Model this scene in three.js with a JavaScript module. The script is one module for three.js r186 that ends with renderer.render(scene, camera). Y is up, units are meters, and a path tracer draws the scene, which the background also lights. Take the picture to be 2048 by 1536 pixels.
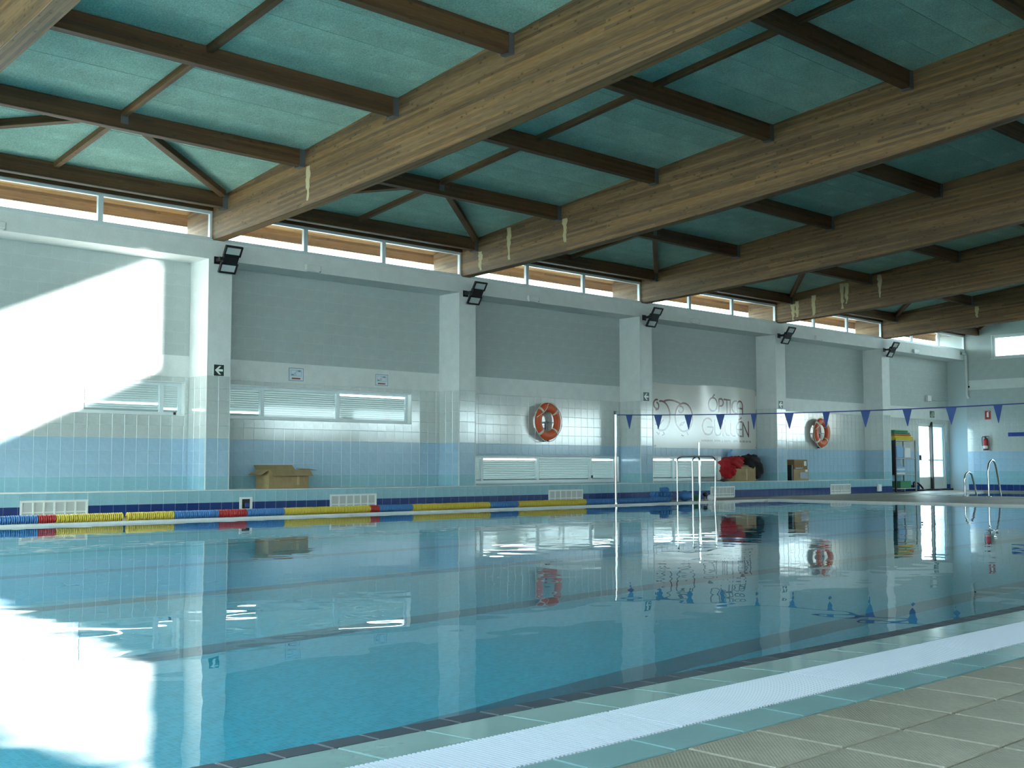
import * as THREE from 'three';
import { mergeGeometries } from 'three/addons/utils/BufferGeometryUtils.js';

/* ---------- camera, sky, sun, exposure ---------- */
const scene = new THREE.Scene();
const camera = new THREE.PerspectiveCamera(36.866, 2048 / 1536, 0.05, 500);
camera.position.set(-8.999, 0.748, 16.73);
camera.rotation.order = 'YXZ';
camera.rotation.set(0.071743, -0.753184, -0.001187);
camera.updateMatrixWorld();

scene.background = new THREE.Color(0.72, 0.94, 1.0);          // even, bright winter sky
scene.backgroundIntensity = 5.0;

const SUN = new THREE.Vector3(0.75, -0.018, -1).normalize();  // travel direction of the low sun
const sun = new THREE.DirectionalLight(new THREE.Color(1.0, 0.98, 0.93), 14);
sun.position.copy(SUN.clone().multiplyScalar(-90));
sun.target.position.set(0, 2, 0);
sun.position.add(sun.target.position);
sun.castShadow = true;
sun.shadow.mapSize.set(4096, 4096);
Object.assign(sun.shadow.camera, { left: -40, right: 40, top: 15, bottom: -15, near: 1, far: 200 });
sun.shadow.radius = 1.2;
scene.add(sun, sun.target);

const renderer = new THREE.WebGLRenderer({ antialias: true });
renderer.toneMapping = THREE.LinearToneMapping;
renderer.toneMappingExposure = 2.9;
renderer.shadowMap.enabled = true;

/* ---------- helpers ---------- */
let seed = 7;
const rnd = () => { seed = (seed * 1664525 + 1013904223) >>> 0; return seed / 4294967296; };
const rr = (a, b) => a + (b - a) * rnd();
const pick = a => a[Math.floor(rnd() * a.length)];
const used = new Map();
function numbered(n) { const k = used.get(n) || 0; used.set(n, k + 1); return k ? `${n}_${String(k).padStart(3, '0')}` : n; }
function tag(o, label, category, group, kind) {
  Object.assign(o.userData, { label, category });
  if (group) o.userData.group = group;
  if (kind) o.userData.kind = kind;
  return o;
}
function group(name, pos = [0, 0, 0], ry = 0) {
  const o = new THREE.Group(); o.name = numbered(name); o.position.set(...pos); o.rotation.y = ry; scene.add(o); return o;
}
function thing(name, label, category, pos, ry, grp) { return tag(group(name, pos, ry), label, category, grp); }
function struct(name, label, category, pos, ry) { return tag(group(name, pos, ry), label, category, null, 'structure'); }
function add(parent, name, geo, mat, pos = [0, 0, 0], rot) {
  const m = new THREE.Mesh(geo, mat); m.name = name; m.position.set(...pos); if (rot) m.rotation.set(...rot);
  m.castShadow = m.receiveShadow = true; parent.add(m); return m;
}
function top(name, geo, mat, label, category, pos, rot, grp, kind) {
  const m = add(scene, numbered(name), geo, mat, pos, rot); return tag(m, label, category, grp, kind);
}
// uv in metres, u along the given axis
function metric(g, along = 'x', ou = 0, ov = 0) {
  if (g.index) g = g.toNonIndexed();
  const p = g.attributes.position, n = g.attributes.normal, uv = new Float32Array(p.count * 2);
  const ax = { x: 0, y: 1, z: 2 }[along];
  for (let i = 0; i < p.count; i++) {
    const P = [p.getX(i), p.getY(i), p.getZ(i)], N = [Math.abs(n.getX(i)), Math.abs(n.getY(i)), Math.abs(n.getZ(i))];
    const d = N.indexOf(Math.max(...N)); let rest = [0, 1, 2].filter(k => k !== d);
    if (rest.includes(ax)) rest = [ax, ...rest.filter(k => k !== ax)];
    uv[2 * i] = P[rest[0]] + ou; uv[2 * i + 1] = P[rest[1]] + ov;
  }
  g.setAttribute('uv', new THREE.BufferAttribute(uv, 2));
  return g;
}
const bx = (w, h, d, x = 0, y = 0, z = 0) => { const g = new THREE.BoxGeometry(w, h, d); g.translate(x, y, z); return metric(g); };
// box from min to max
const bmm = (x0, x1, y0, y1, z0, z1) => bx(x1 - x0, y1 - y0, z1 - z0, (x0 + x1) / 2, (y0 + y1) / 2, (z0 + z1) / 2);
// box with chamfered edges all round
function cbox(w, h, d, c = 0.006, along = 'x') {
  const s = new THREE.Shape(); const a = w / 2 - c, b = h / 2 - c;
  s.moveTo(-a, -b); s.lineTo(a, -b); s.lineTo(a, b); s.lineTo(-a, b); s.closePath();
  const g = new THREE.ExtrudeGeometry(s, { depth: Math.max(d - 2 * c, 1e-4), bevelEnabled: true, bevelThickness: c, bevelSize: c, bevelSegments: 1, curveSegments: 1 });
  g.translate(0, 0, -d / 2 + c); return metric(g, along);
}
// wall piece facing +z: front face with chamfer, four sides, no back; 18 triangles
const pieceCache = new Map();
function piece(w, h, d = 0.012, c = 0.003) {
  const key = [w, h, d, c].map(v => v.toFixed(3)).join();
  if (pieceCache.has(key)) return pieceCache.get(key);
  const a = w / 2, b = h / 2, ai = a - c, bi = b - c, zf = d, zm = d - c, v = [], q = (A, B, C, D) => v.push(...A, ...B, ...C, ...A, ...C, ...D);
  const F = [[-ai, -bi, zf], [ai, -bi, zf], [ai, bi, zf], [-ai, bi, zf]], M = [[-a, -b, zm], [a, -b, zm], [a, b, zm], [-a, b, zm]], K = [[-a, -b, 0], [a, -b, 0], [a, b, 0], [-a, b, 0]];
  q(...F);
  for (let i = 0; i < 4; i++) { const j = (i + 1) % 4; q(M[i], M[j], F[j], F[i]); q(K[i], K[j], M[j], M[i]); }
  const g = new THREE.BufferGeometry(); g.setAttribute('position', new THREE.Float32BufferAttribute(v, 3)); g.computeVertexNormals();
  const out = metric(g, 'x', rnd() * 3, rnd() * 3); pieceCache.set(key, out); return out;
}
function tube(pts, r, seg = 24, rad = 8, closed = false, tension = 0.5) {
  return new THREE.TubeGeometry(new THREE.CatmullRomCurve3(pts.map(p => new THREE.Vector3(...p)), closed, 'catmullrom', tension), seg, r, rad, closed);
}
function cyl(r0, r1, h, seg = 16) { return new THREE.CylinderGeometry(r0, r1, h, seg); }
function wallBoxes(x0, x1, y0, y1, z0, z1, holes = []) {   // wall slab with rectangular openings
  const xs = [x0, x1, ...holes.flatMap(h => [h[0], h[1]])].filter(v => v >= x0 && v <= x1).sort((a, b) => a - b);
  const ys = [y0, y1, ...holes.flatMap(h => [h[2], h[3]])].filter(v => v >= y0 && v <= y1).sort((a, b) => a - b);
  const gs = [];
  for (let i = 0; i + 1 < xs.length; i++) for (let j = 0; j + 1 < ys.length; j++) {
    if (xs[i + 1] - xs[i] < 1e-4 || ys[j + 1] - ys[j] < 1e-4) continue;
    const cx = (xs[i] + xs[i + 1]) / 2, cy = (ys[j] + ys[j + 1]) / 2;
    if (holes.some(h => cx > h[0] && cx < h[1] && cy > h[2] && cy < h[3])) continue;
    gs.push(bmm(xs[i], xs[i + 1], ys[j], ys[j + 1], z0, z1));
  }
  return mergeGeometries(gs);
}
function cut(rects, h) {
  const out = [];
  for (const [a, b, c, d] of rects) {
    if (h[0] >= b || h[1] <= a || h[2] >= d || h[3] <= c) { out.push([a, b, c, d]); continue; }
    const x0 = Math.max(a, h[0]), x1 = Math.min(b, h[1]);
    if (h[0] > a) out.push([a, h[0], c, d]);
    if (h[1] < b) out.push([h[1], b, c, d]);
    if (h[3] < d) out.push([x0, x1, h[3], d]);
    if (h[2] > c) out.push([x0, x1, c, h[2]]);
  }
  return out;
}
// cover a rectangle with separate pieces; place(u, v, geometry) sets each one
function cover(u0, u1, v0, v1, w, h, holes, place, o = {}) {
  const gap = o.gap ?? 0.0022, rows = Math.max(1, Math.round((v1 - v0) / h)), hh = (v1 - v0) / rows;
  for (let r = 0; r < rows; r++) {
    let u = u0 - (o.bond && r % 2 ? w / 2 : 0) - (o.shift || 0);
    while (u < u1 - 0.01) {
      let rects = [[Math.max(u, u0), Math.min(u + w, u1), v0 + r * hh, v0 + (r + 1) * hh]];
      for (const q of holes || []) rects = cut(rects, q);
      for (const [a, b, c, d] of rects) if (b - a > 0.02 && d - c > 0.02) place((a + b) / 2, (c + d) / 2, piece(b - a - gap, d - c - gap, o.d ?? 0.012, o.c ?? 0.003));
      u += w;
    }
  }
}

/* ---------- procedural textures ---------- */
function hash(x, y) { let h = (x * 374761393 + y * 668265263) | 0; h = (h ^ (h >>> 13)) * 1274126177 | 0; return ((h ^ (h >>> 16)) >>> 0) / 4294967296; }
function vnoise(x, y, px, py) {   // value noise, periodic in px, py
  const xi = Math.floor(x), yi = Math.floor(y), fx = x - xi, fy = y - yi, sx = fx * fx * (3 - 2 * fx), sy = fy * fy * (3 - 2 * fy);
  const w = (a, b) => hash(((a % px) + px) % px, ((b % py) + py) % py);
  return (w(xi, yi) * (1 - sx) + w(xi + 1, yi) * sx) * (1 - sy) + (w(xi, yi + 1) * (1 - sx) + w(xi + 1, yi + 1) * sx) * sy;
}
function tex(w, h, metresU, metresV, fn, srgb = true) {
  const d = new Uint8Array(w * h * 4);
  for (let y = 0; y < h; y++) for (let x = 0; x < w; x++) { const c = fn(x / w, y / h), i = (y * w + x) * 4; d[i] = Math.max(0, Math.min(255, c[0])); d[i + 1] = Math.max(0, Math.min(255, c[1])); d[i + 2] = Math.max(0, Math.min(255, c[2])); d[i + 3] = 255; }
  const t = new THREE.DataTexture(d, w, h); t.wrapS = t.wrapT = THREE.RepeatWrapping; t.magFilter = THREE.LinearFilter; t.minFilter = THREE.LinearMipmapLinearFilter; t.generateMipmaps = true;
  t.repeat.set(1 / metresU, 1 / metresV); if (srgb) t.colorSpace = THREE.SRGBColorSpace; t.needsUpdate = true; return t;
}
// glued-laminated timber: 40 mm laminations, grain, finger joints, knots
const knots = [];
for (let i = 0; i < 150; i++) knots.push([rnd(), Math.floor(rnd() * 30), rr(0.2, 0.8), rr(0.006, 0.016), rr(0.12, 0.3)]);
const knotRows = Array.from({ length: 30 }, (_, r) => knots.filter(k => k[1] === r));
const glulam = tex(2048, 512, 6, 1.2, (u, v) => {
  const lam = Math.floor(v * 30), lv = v * 30 - lam, len = 2 + Math.floor(hash(lam, 5) * 2), off = hash(lam, 9), seg = Math.floor((u + off) * len) % len;
  let t = 0.80 + 0.28 * (hash(lam * 7 + seg, 3) - 0.5);
  t += 0.10 * (vnoise(u * 24, v * 300, 24, 300) - 0.5) + 0.14 * (vnoise(u * 60, v * 130, 60, 130) - 0.5) + 0.10 * (vnoise(u * 7, v * 5, 7, 5) - 0.5);
  if (lv < 0.07) t -= 0.14;
  let r = 1, g = 0.80, b = 0.56;
  const hue = hash(lam + 31 * seg, 17); r += 0.05 * (hue - 0.5); b += 0.08 * (0.5 - hue);
  for (const k of knotRows[lam]) { let du = Math.abs(u - k[0]); du = Math.min(du, 1 - du) * 6; const dv = (lv - k[2]) * 0.04; const e = Math.hypot(du / 1.7, dv) / k[3]; if (e < 1) { t *= 0.52 + 0.4 * e; b *= 0.85; } else if (e < 2) t *= 0.9 + 0.05 * e; }
  return [200 * t * r, 200 * t * g, 200 * t * b];
});
const grainBump = tex(512, 512, 1, 1, (u, v) => { const t = 128 + 60 * (vnoise(u * 6, v * 160, 6, 160) - 0.5) + 60 * (vnoise(u * 16, v * 40, 16, 40) - 0.5); return [t, t, t]; }, false);
// wood-wool ceiling boards: short pale fibres
const woodwool = tex(1024, 1024, 1.2, 1.2, (u, v) => {
  const t = 0.86 + 0.14 * (vnoise(u * 170, v * 170, 170, 170) - 0.5) + 0.10 * (vnoise(u * 70, v * 150, 70, 150) - 0.5) + 0.10 * (vnoise(u * 160, v * 60, 160, 60) - 0.5) + 0.08 * (vnoise(u * 6, v * 6, 6, 6) - 0.5);
  return [255 * t, 255 * t, 253 * t];
});
const woodwoolBump = tex(512, 512, 0.6, 0.6, (u, v) => { const t = 128 + 100 * (vnoise(u * 120, v * 120, 120, 120) - 0.5) + 90 * (vnoise(u * 50, v * 90, 50, 90) - 0.5); return [t, t, t]; }, false);
const blockTex = tex(512, 512, 1.6, 1.6, (u, v) => { const t = 0.95 + 0.03 * (vnoise(u * 14, v * 14, 14, 14) - 0.5) + 0.03 * (vnoise(u * 120, v * 120, 120, 120) - 0.5); return [255 * t, 255 * t, 255 * t]; });
const blockBump = tex(512, 512, 0.8, 0.8, (u, v) => { const t = 128 + 110 * (vnoise(u * 90, v * 90, 90, 90) - 0.5) + 60 * (vnoise(u * 30, v * 30, 30, 30) - 0.5); return [t, t, t]; }, false);
const glazeTex = tex(512, 512, 1.3, 1.3, (u, v) => { const t = 0.95 + 0.05 * (vnoise(u * 9, v * 9, 9, 9) - 0.5) + 0.03 * (vnoise(u * 50, v * 50, 50, 50) - 0.5); return [255 * t, 255 * t, 255 * t]; });
const glazeBump = tex(512, 512, 1.1, 1.1, (u, v) => { const t = 128 + 120 * (vnoise(u * 14, v * 14, 14, 14) - 0.5) + 50 * (vnoise(u * 40, v * 40, 40, 40) - 0.5); return [t, t, t]; }, false);
const deckTex = tex(1024, 1024, 2.6, 2.6, (u, v) => {
  const t = 0.90 + 0.16 * (vnoise(u * 5, v * 5, 5, 5) - 0.5) + 0.10 * (vnoise(u * 23, v * 23, 23, 23) - 0.5) + 0.10 * (vnoise(u * 240, v * 240, 240, 240) - 0.5);
  return [255 * t, 253 * t, 248 * t];
});
const studBump = tex(512, 512, 0.31, 0.31, (u, v) => { const a = Math.sin(u * Math.PI * 2 * 24) * Math.sin(v * Math.PI * 2 * 24); const t = 128 + 100 * a; return [t, t, t]; }, false);
const cardTex = tex(512, 512, 0.6, 0.6, (u, v) => { const t = 0.88 + 0.10 * (vnoise(u * 5, v * 5, 5, 5) - 0.5) + 0.08 * (vnoise(u * 100, v * 8, 100, 8) - 0.5); return [255 * t, 250 * t, 240 * t]; });
const mosaicTex = tex(512, 512, 0.5, 0.5, (u, v) => { const a = (u * 20) % 1, b = (v * 20) % 1, i = Math.floor(u * 20), j = Math.floor(v * 20); const jo = a < 0.08 || b < 0.08; const t = jo ? 0.97 : 0.86 + 0.10 * (hash(i, j) - 0.5); return [255 * t, 255 * t, 255 * t]; });
// calm water ripples (periodic sum of sines, 8 m square)
function waterTex() {
  const N = 1024, d = new Float32Array(N * N * 4), waves = [];
  for (let i = 0; i < 44; i++) { const k = 2 + Math.pow(rnd(), 1.3) * 46, a = rnd() * Math.PI * 2; waves.push([Math.round(k * Math.cos(a) * 0.8), Math.round(k * Math.sin(a)), rnd() * 6.28, 1 / Math.pow(k, 1.15)]); }
  let mn = 1e9, mx = -1e9;
  for (let y = 0; y < N; y++) for (let x = 0; x < N; x++) { let s = 0; const u = x / N * 2 * Math.PI, v = y / N * 2 * Math.PI; for (const w of waves) s += w[3] * Math.sin(w[0] * u + w[1] * v + w[2]); d[(y * N + x) * 4] = s; if (s < mn) mn = s; if (s > mx) mx = s; }
  for (let i = 0; i < N * N; i++) { const t = (d[i * 4] - mn) / (mx - mn); d[i * 4] = d[i * 4 + 1] = d[i * 4 + 2] = t; d[i * 4 + 3] = 1; }
  const t = new THREE.DataTexture(d, N, N, THREE.RGBAFormat, THREE.FloatType); t.wrapS = t.wrapT = THREE.RepeatWrapping; t.magFilter = THREE.LinearFilter; t.minFilter = THREE.LinearFilter; t.repeat.set(1 / 8, 1 / 8); t.needsUpdate = true; return t;
}

/* ---------- materials ---------- */
const std = (o) => new THREE.MeshStandardMaterial(o);
const phy = (o) => new THREE.MeshPhysicalMaterial(o);
const C = (r, g, b) => new THREE.Color().setRGB(r, g, b);
const M = {
  white: std({ color: C(0.85, 0.89, 0.87), roughness: 0.55, map: blockTex }),
  grout: std({ color: C(0.56, 0.64, 0.64), roughness: 0.85 }),
  block: [0.0, -0.006, 0.006].map(k => std({ color: C(0.55 + k, 0.62 + k, 0.61 + k), roughness: 0.7, map: blockTex, bumpMap: blockBump, bumpScale: 0.0008 })),
  pale: [0, -0.008, 0.008].map(k => phy({ color: C(0.64 + k, 0.70 + k, 0.68 + k), roughness: 0.12, ior: 1.85, map: glazeTex, bumpMap: glazeBump, bumpScale: 0.0003 })),
  blue: [0, -0.008, 0.008].map(k => std({ color: C(0.43 + k, 0.62 + k, 0.77 + k), roughness: 0.14, map: glazeTex, bumpMap: glazeBump, bumpScale: 0.0002 })),
  teal: [0, -0.008, 0.008].map(k => std({ color: C(0.32 + k, 0.57 + k, 0.66 + k), roughness: 0.14, map: glazeTex, bumpMap: glazeBump, bumpScale: 0.0002 })),
  navy: [0, -0.004, 0.006].map(k => std({ color: C(0.013 + k * 0.4, 0.045 + k, 0.20 + 2 * k), roughness: 0.2, map: glazeTex, bumpMap: glazeBump, bumpScale: 0.0006 })),
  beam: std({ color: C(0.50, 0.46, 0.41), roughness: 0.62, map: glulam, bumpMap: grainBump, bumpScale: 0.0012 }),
  purlin: std({ color: C(0.25, 0.205, 0.16), roughness: 0.7, map: glulam, bumpMap: grainBump, bumpScale: 0.0012 }),  // same timber as the beams; back-lit shade put into a darker tint
  batten: std({ color: C(0.42, 0.35, 0.26), roughness: 0.7, map: glulam, bumpMap: grainBump, bumpScale: 0.0012 }),
  soffit: std({ color: C(0.95, 0.70, 0.38), roughness: 0.7, map: glulam, bumpMap: grainBump, bumpScale: 0.0012 }),
  panel: [0, -0.02, 0.02].map(k => std({ color: C(0.47 + k, 0.76 + k, 0.65 + k), roughness: 0.95, map: woodwool, bumpMap: woodwoolBump, bumpScale: 0.003 })),
  steel: std({ color: C(0.16, 0.18, 0.20), roughness: 0.45, metalness: 0.7 }),
  chrome: std({ color: C(0.62, 0.63, 0.62), roughness: 0.14, metalness: 1 }),
  rustySteel: std({ color: C(0.30, 0.26, 0.22), roughness: 0.35, metalness: 0.9 }),
  alu: std({ color: C(0.72, 0.80, 0.82), roughness: 0.35, metalness: 0.1 }),
  plastic: std({ color: C(0.78, 0.80, 0.77), roughness: 0.4 }),
  slat: std({ color: C(0.52, 0.56, 0.55), roughness: 0.4 }),
  glass: phy({ color: C(0.93, 0.97, 0.97), roughness: 0.05, transmission: 1, thickness: 0, ior: 1.5 }),
  frost: phy({ color: C(0.88, 0.90, 0.88), roughness: 0.14, transmission: 1, thickness: 0, ior: 1.5 }),
  added_glazing: phy({ color: C(0.90, 0.93, 0.92), roughness: 1, transmission: 0.95, thickness: 0, ior: 1.3 }),
  milky: phy({ color: C(0.34, 0.56, 0.80), roughness: 0.9, transmission: 0.6, thickness: 0, ior: 1.45 }),
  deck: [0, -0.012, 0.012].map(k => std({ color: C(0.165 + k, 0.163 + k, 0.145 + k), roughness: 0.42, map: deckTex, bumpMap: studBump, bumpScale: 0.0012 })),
  deckFarLit: std({ color: C(0.38, 0.335, 0.26), roughness: 0.45, map: deckTex, bumpMap: studBump, bumpScale: 0.0008 }),  // beige deck tile with the far end's brighter light put into its colour
  deckGrout: std({ color: C(0.48, 0.47, 0.42), roughness: 0.8 }),
  edge: [0, -0.008, 0.008].map(k => std({ color: C(0.10 + k, 0.19 + k, 0.21 + k), roughness: 0.3, map: glazeTex, bumpMap: glazeBump, bumpScale: 0.0006 })),
  rim: [0, -0.008, 0.008].map(k => std({ color: C(0.13 + k, 0.22 + k, 0.23 + k), roughness: 0.10, map: glazeTex, bumpMap: glazeBump, bumpScale: 0.0003 })),
  edgeDark: [0, -0.004, 0.006].map(k => std({ color: C(0.022 + k, 0.034 + k, 0.050 + k), roughness: 0.55, map: glazeTex })),
  grate: std({ color: C(0.29, 0.33, 0.40), roughness: 0.45 }),
  basin: std({ color: C(0.18, 0.56, 0.70), roughness: 0.4, map: mosaicTex }),
  laneLine: std({ color: C(0.10, 0.16, 0.22), roughness: 0.5 }),
  concrete: std({ color: C(0.42, 0.41, 0.38), roughness: 0.9, map: blockTex }),
  card: std({ color: C(0.50, 0.38, 0.21), roughness: 0.85, map: cardTex }),
  cardDark: std({ color: C(0.38, 0.24, 0.11), roughness: 0.85, map: cardTex }),
  tape: std({ color: C(0.50, 0.36, 0.19), roughness: 0.35 }),
  black: std({ color: C(0.012, 0.013, 0.016), roughness: 0.45 }),
  lamp: std({ color: C(0.55, 0.62, 0.60), roughness: 0.25 }),
  orange: std({ color: C(0.72, 0.11, 0.03), roughness: 0.45 }),
  ropeWhite: std({ color: C(0.80, 0.76, 0.68), roughness: 0.7 }),
  red: std({ color: C(0.46, 0.015, 0.02), roughness: 0.4 }),
  redCloth: std({ color: C(0.42, 0.008, 0.016), roughness: 0.85 }),
  blackCloth: std({ color: C(0.012, 0.010, 0.012), roughness: 0.9 }),
  floatBlue: std({ color: C(0.06, 0.20, 0.48), roughness: 0.4 }),
  floatRed: std({ color: C(0.46, 0.03, 0.03), roughness: 0.4 }),
  floatYellow: std({ color: C(0.66, 0.50, 0.06), roughness: 0.4 }),
  flag: std({ color: C(0.035, 0.08, 0.27), roughness: 0.65, side: THREE.DoubleSide }),
  cord: std({ color: C(0.05, 0.06, 0.28), roughness: 0.6 }),
  hooks: std({ color: C(0.02, 0.06, 0.32), roughness: 0.4 }),
  greenFoam: std({ color: C(0.06, 0.26, 0.14), roughness: 0.8 }),
  orangeFoam: std({ color: C(0.62, 0.17, 0.05), roughness: 0.8 }),
  yellowFoam: std({ color: C(0.72, 0.58, 0.06), roughness: 0.8 }),
  shelf: std({ color: C(0.42, 0.43, 0.40), roughness: 0.5, metalness: 0.3 }),
  grilleBack: std({ color: C(0.50, 0.53, 0.52), roughness: 0.7 }),
  bin: std({ color: C(0.22, 0.42, 0.68), roughness: 0.4 }),
  paper: std({ color: C(0.78, 0.80, 0.80), roughness: 0.6 }),
  stain: std({ color: C(0.50, 0.42, 0.24), roughness: 0.8 }),
};

/* ---------- dimensions (metres) ---------- */
const BAY = 5.3, XL = -21.9, XR = 26.4, ZB = -0.6, ZO = -0.85, ZN = 20, RIDGE = 11.2;
const RL = { x0: -21.2, x1: -10.8, z0: 2.75, z1: 19.2 };   // rooflights added over the left end to brighten the hall
const ROOF0 = 5.04, SLOPE = 0.111, ZEAVE = -0.95;
const fold = z => (z <= RIDGE ? z : 2 * RIDGE - z);
const roofY = z => ROOF0 + SLOPE * fold(z);
const beamY = z => { const f = fold(z); return 4.41 + 0.03 * f + 0.0037 * f * Math.abs(f); };
const Y = { navy: 0.185, ledge: 0.385, teal: 0.60, blue: 1.21, pale: 2.21, block: 2.56, lintel: 4.10, sill: 4.42, head: 4.88 };
const POOL = { x0: -12.2, x1: 13.35, z0: 1.42, z1: 13.97, water: -0.022, floor: -1.45 };
const POOL2 = { x0: 19.3, x1: 24.6, z0: 1.25, z1: 9.5, water: -0.03, floor: -0.9 };
const pillars = [-4, -3, -2, -1, 0, 1, 2, 3, 4].map(i => i * BAY);
const ordinal = { '-1': 'just outside the left edge', 0: 'first', 1: 'second', 2: 'third', 3: 'fourth', 4: 'fifth' };

/* ---------- outside ground ---------- */
top('ground', mergeGeometries([bmm(-120, 120, -0.75, -0.55, -120, -0.85), bmm(-120, 120, -0.75, -0.55, 20.3, 120), bmm(-120, -22.2, -0.75, -0.55, -0.85, 20.3), bmm(26.7, 120, -0.75, -0.55, -0.85, 20.3)]), M.concrete, 'pale paved ground outside around the pool hall', 'ground', [0, 0, 0], null, null, 'structure');

/* ---------- floor: deck slabs round both pools ---------- */
{
  const f = struct('floor', 'beige tiled pool deck with grey and teal edging', 'floor');
  const t = -0.5, y = -0.014;
  const zE = 14.295;                           // near gutter starts here
  const slabs = [
    bmm(XL, XR, t, y, ZB - 0.25, POOL2.z0),
    bmm(XL, POOL2.x0, t, y, POOL2.z0, POOL.z0),
    bmm(XL, POOL.x0, t, y, POOL.z0, ZN), bmm(POOL.x1, POOL2.x0, t, y, POOL.z0, ZN),
    bmm(POOL.x0, POOL.x1, t, y, 14.59, ZN), bmm(POOL.x0, POOL.x1, t, -0.16, zE, 14.59),
    bmm(POOL2.x1, XR, t, y, POOL2.z0, ZN), bmm(POOL2.x0, POOL2.x1, t, y, POOL2.z1, ZN),
    bmm(POOL.x0, POOL.x1, t, -0.020, POOL.z1 + 0.004, zE),
  ];
  add(f, 'screed', mergeGeometries(slabs), M.deckGrout);
  const lay = (mats, name) => (u, v, g) => add(f, name, g, pick(mats), [u, y, v], [-Math.PI / 2, 0, 0]);
  // near deck: beige studded tiles, one by one where they can be told apart
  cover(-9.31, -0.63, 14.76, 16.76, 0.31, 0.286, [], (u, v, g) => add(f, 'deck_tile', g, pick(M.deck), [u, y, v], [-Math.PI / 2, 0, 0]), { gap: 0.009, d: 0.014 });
  // near rim: teal tiles beyond the grating, teal tiles before it, small dark tiles at the water
  cover(-9.3, 0.0, 14.595, 14.755, 0.305, 0.16, [], lay(M.edge, 'edge_tile'), { gap: 0.006, d: 0.014 });
  cover(-9.3, 0.0, POOL.z1 + 0.104, zE, 0.305, 0.22, [], (u, v, g) => add(f, 'rim_tile', g, pick(M.rim), [u, -0.022, v], [-Math.PI / 2 - 0.045, 0, 0]), { gap: 0.005, d: 0.014 });
  cover(-9.3, 0.0, POOL.z1 + 0.004, POOL.z1 + 0.102, 0.152, 0.098, [], (u, v, g) => add(f, 'dark_rim_tile', g, pick(M.edgeDark), [u, -0.027, v], [-Math.PI / 2 - 0.02, 0, 0]), { gap: 0.007, d: 0.012 });
  // the rest of the same coverings, farther along
  const far = [];
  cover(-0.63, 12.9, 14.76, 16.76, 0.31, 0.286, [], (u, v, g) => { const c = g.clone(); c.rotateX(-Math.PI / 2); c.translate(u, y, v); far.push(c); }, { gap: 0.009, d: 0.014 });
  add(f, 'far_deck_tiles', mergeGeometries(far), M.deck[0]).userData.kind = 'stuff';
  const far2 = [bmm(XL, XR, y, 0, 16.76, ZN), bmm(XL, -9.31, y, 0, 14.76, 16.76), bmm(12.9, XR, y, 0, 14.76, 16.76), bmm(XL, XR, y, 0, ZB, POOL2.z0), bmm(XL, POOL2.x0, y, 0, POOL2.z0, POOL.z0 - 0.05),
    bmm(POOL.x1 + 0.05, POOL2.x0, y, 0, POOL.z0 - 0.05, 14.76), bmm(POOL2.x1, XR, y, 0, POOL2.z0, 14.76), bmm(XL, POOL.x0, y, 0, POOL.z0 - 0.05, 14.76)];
  add(f, 'deck_surface', mergeGeometries(far2), M.deckFarLit);
  const rest = [bmm(0, POOL.x1, -0.03, 0, 14.595, 14.755), bmm(0, POOL.x1, -0.06, -0.01, POOL.z1 + 0.075, zE), bmm(POOL.x0, -9.3, -0.03, 0, 14.595, 14.755), bmm(POOL.x0, -9.3, -0.06, -0.01, POOL.z1 + 0.075, zE)];
  add(f, 'edge_course', mergeGeometries(rest), M.edge[0]);
  add(f, 'dark_rim_course', mergeGeometries([bmm(0, POOL.x1, -0.07, -0.03, POOL.z1 + 0.004, POOL.z1 + 0.073), bmm(POOL.x0, -9.3, -0.07, -0.03, POOL.z1 + 0.004, POOL.z1 + 0.073)]), M.edgeDark[0]);
  // white nosing on the far and end rims
  add(f, 'nosing', mergeGeometries([bmm(POOL.x0, POOL.x1 + 0.06, -0.05, 0.008, POOL.z0 - 0.05, POOL.z0 + 0.002), bmm(POOL.x1 - 0.002, POOL.x1 + 0.05, -0.05, 0.011, POOL.z0, POOL.z1), bmm(POOL2.x0, POOL2.x1, -0.05, 0.004, POOL2.z0, POOL2.z0 + 0.05), bmm(POOL2.x0, POOL2.x0 + 0.05, -0.05, 0.004, POOL2.z0, POOL2.z1)]), M.white);
}
/* overflow grating, section by section */
{
  const t = thing('overflow_grating', 'white ribbed overflow grating along the near pool rim', 'grating');
  for (let k = 0; k < 27; k++) {
    const x0 = POOL.x0 + k * 0.98, x1 = Math.min(x0 + 0.975, POOL.x1), gs = []; if (x1 - x0 < 0.05) continue;
    for (let x = x0 + 0.006; x < x1 - 0.004; x += 0.0152) gs.push(new THREE.BoxGeometry(0.0085, 0.022, 0.285).translate(x, -0.011, 14.447));
    for (const z of [14.325, 14.406, 14.488, 14.57]) gs.push(new THREE.BoxGeometry(x1 - x0, 0.014, 0.014).translate((x0 + x1) / 2, -0.013, z));
    add(t, 'grating_section', mergeGeometries(gs), M.grate);
  }
}
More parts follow.
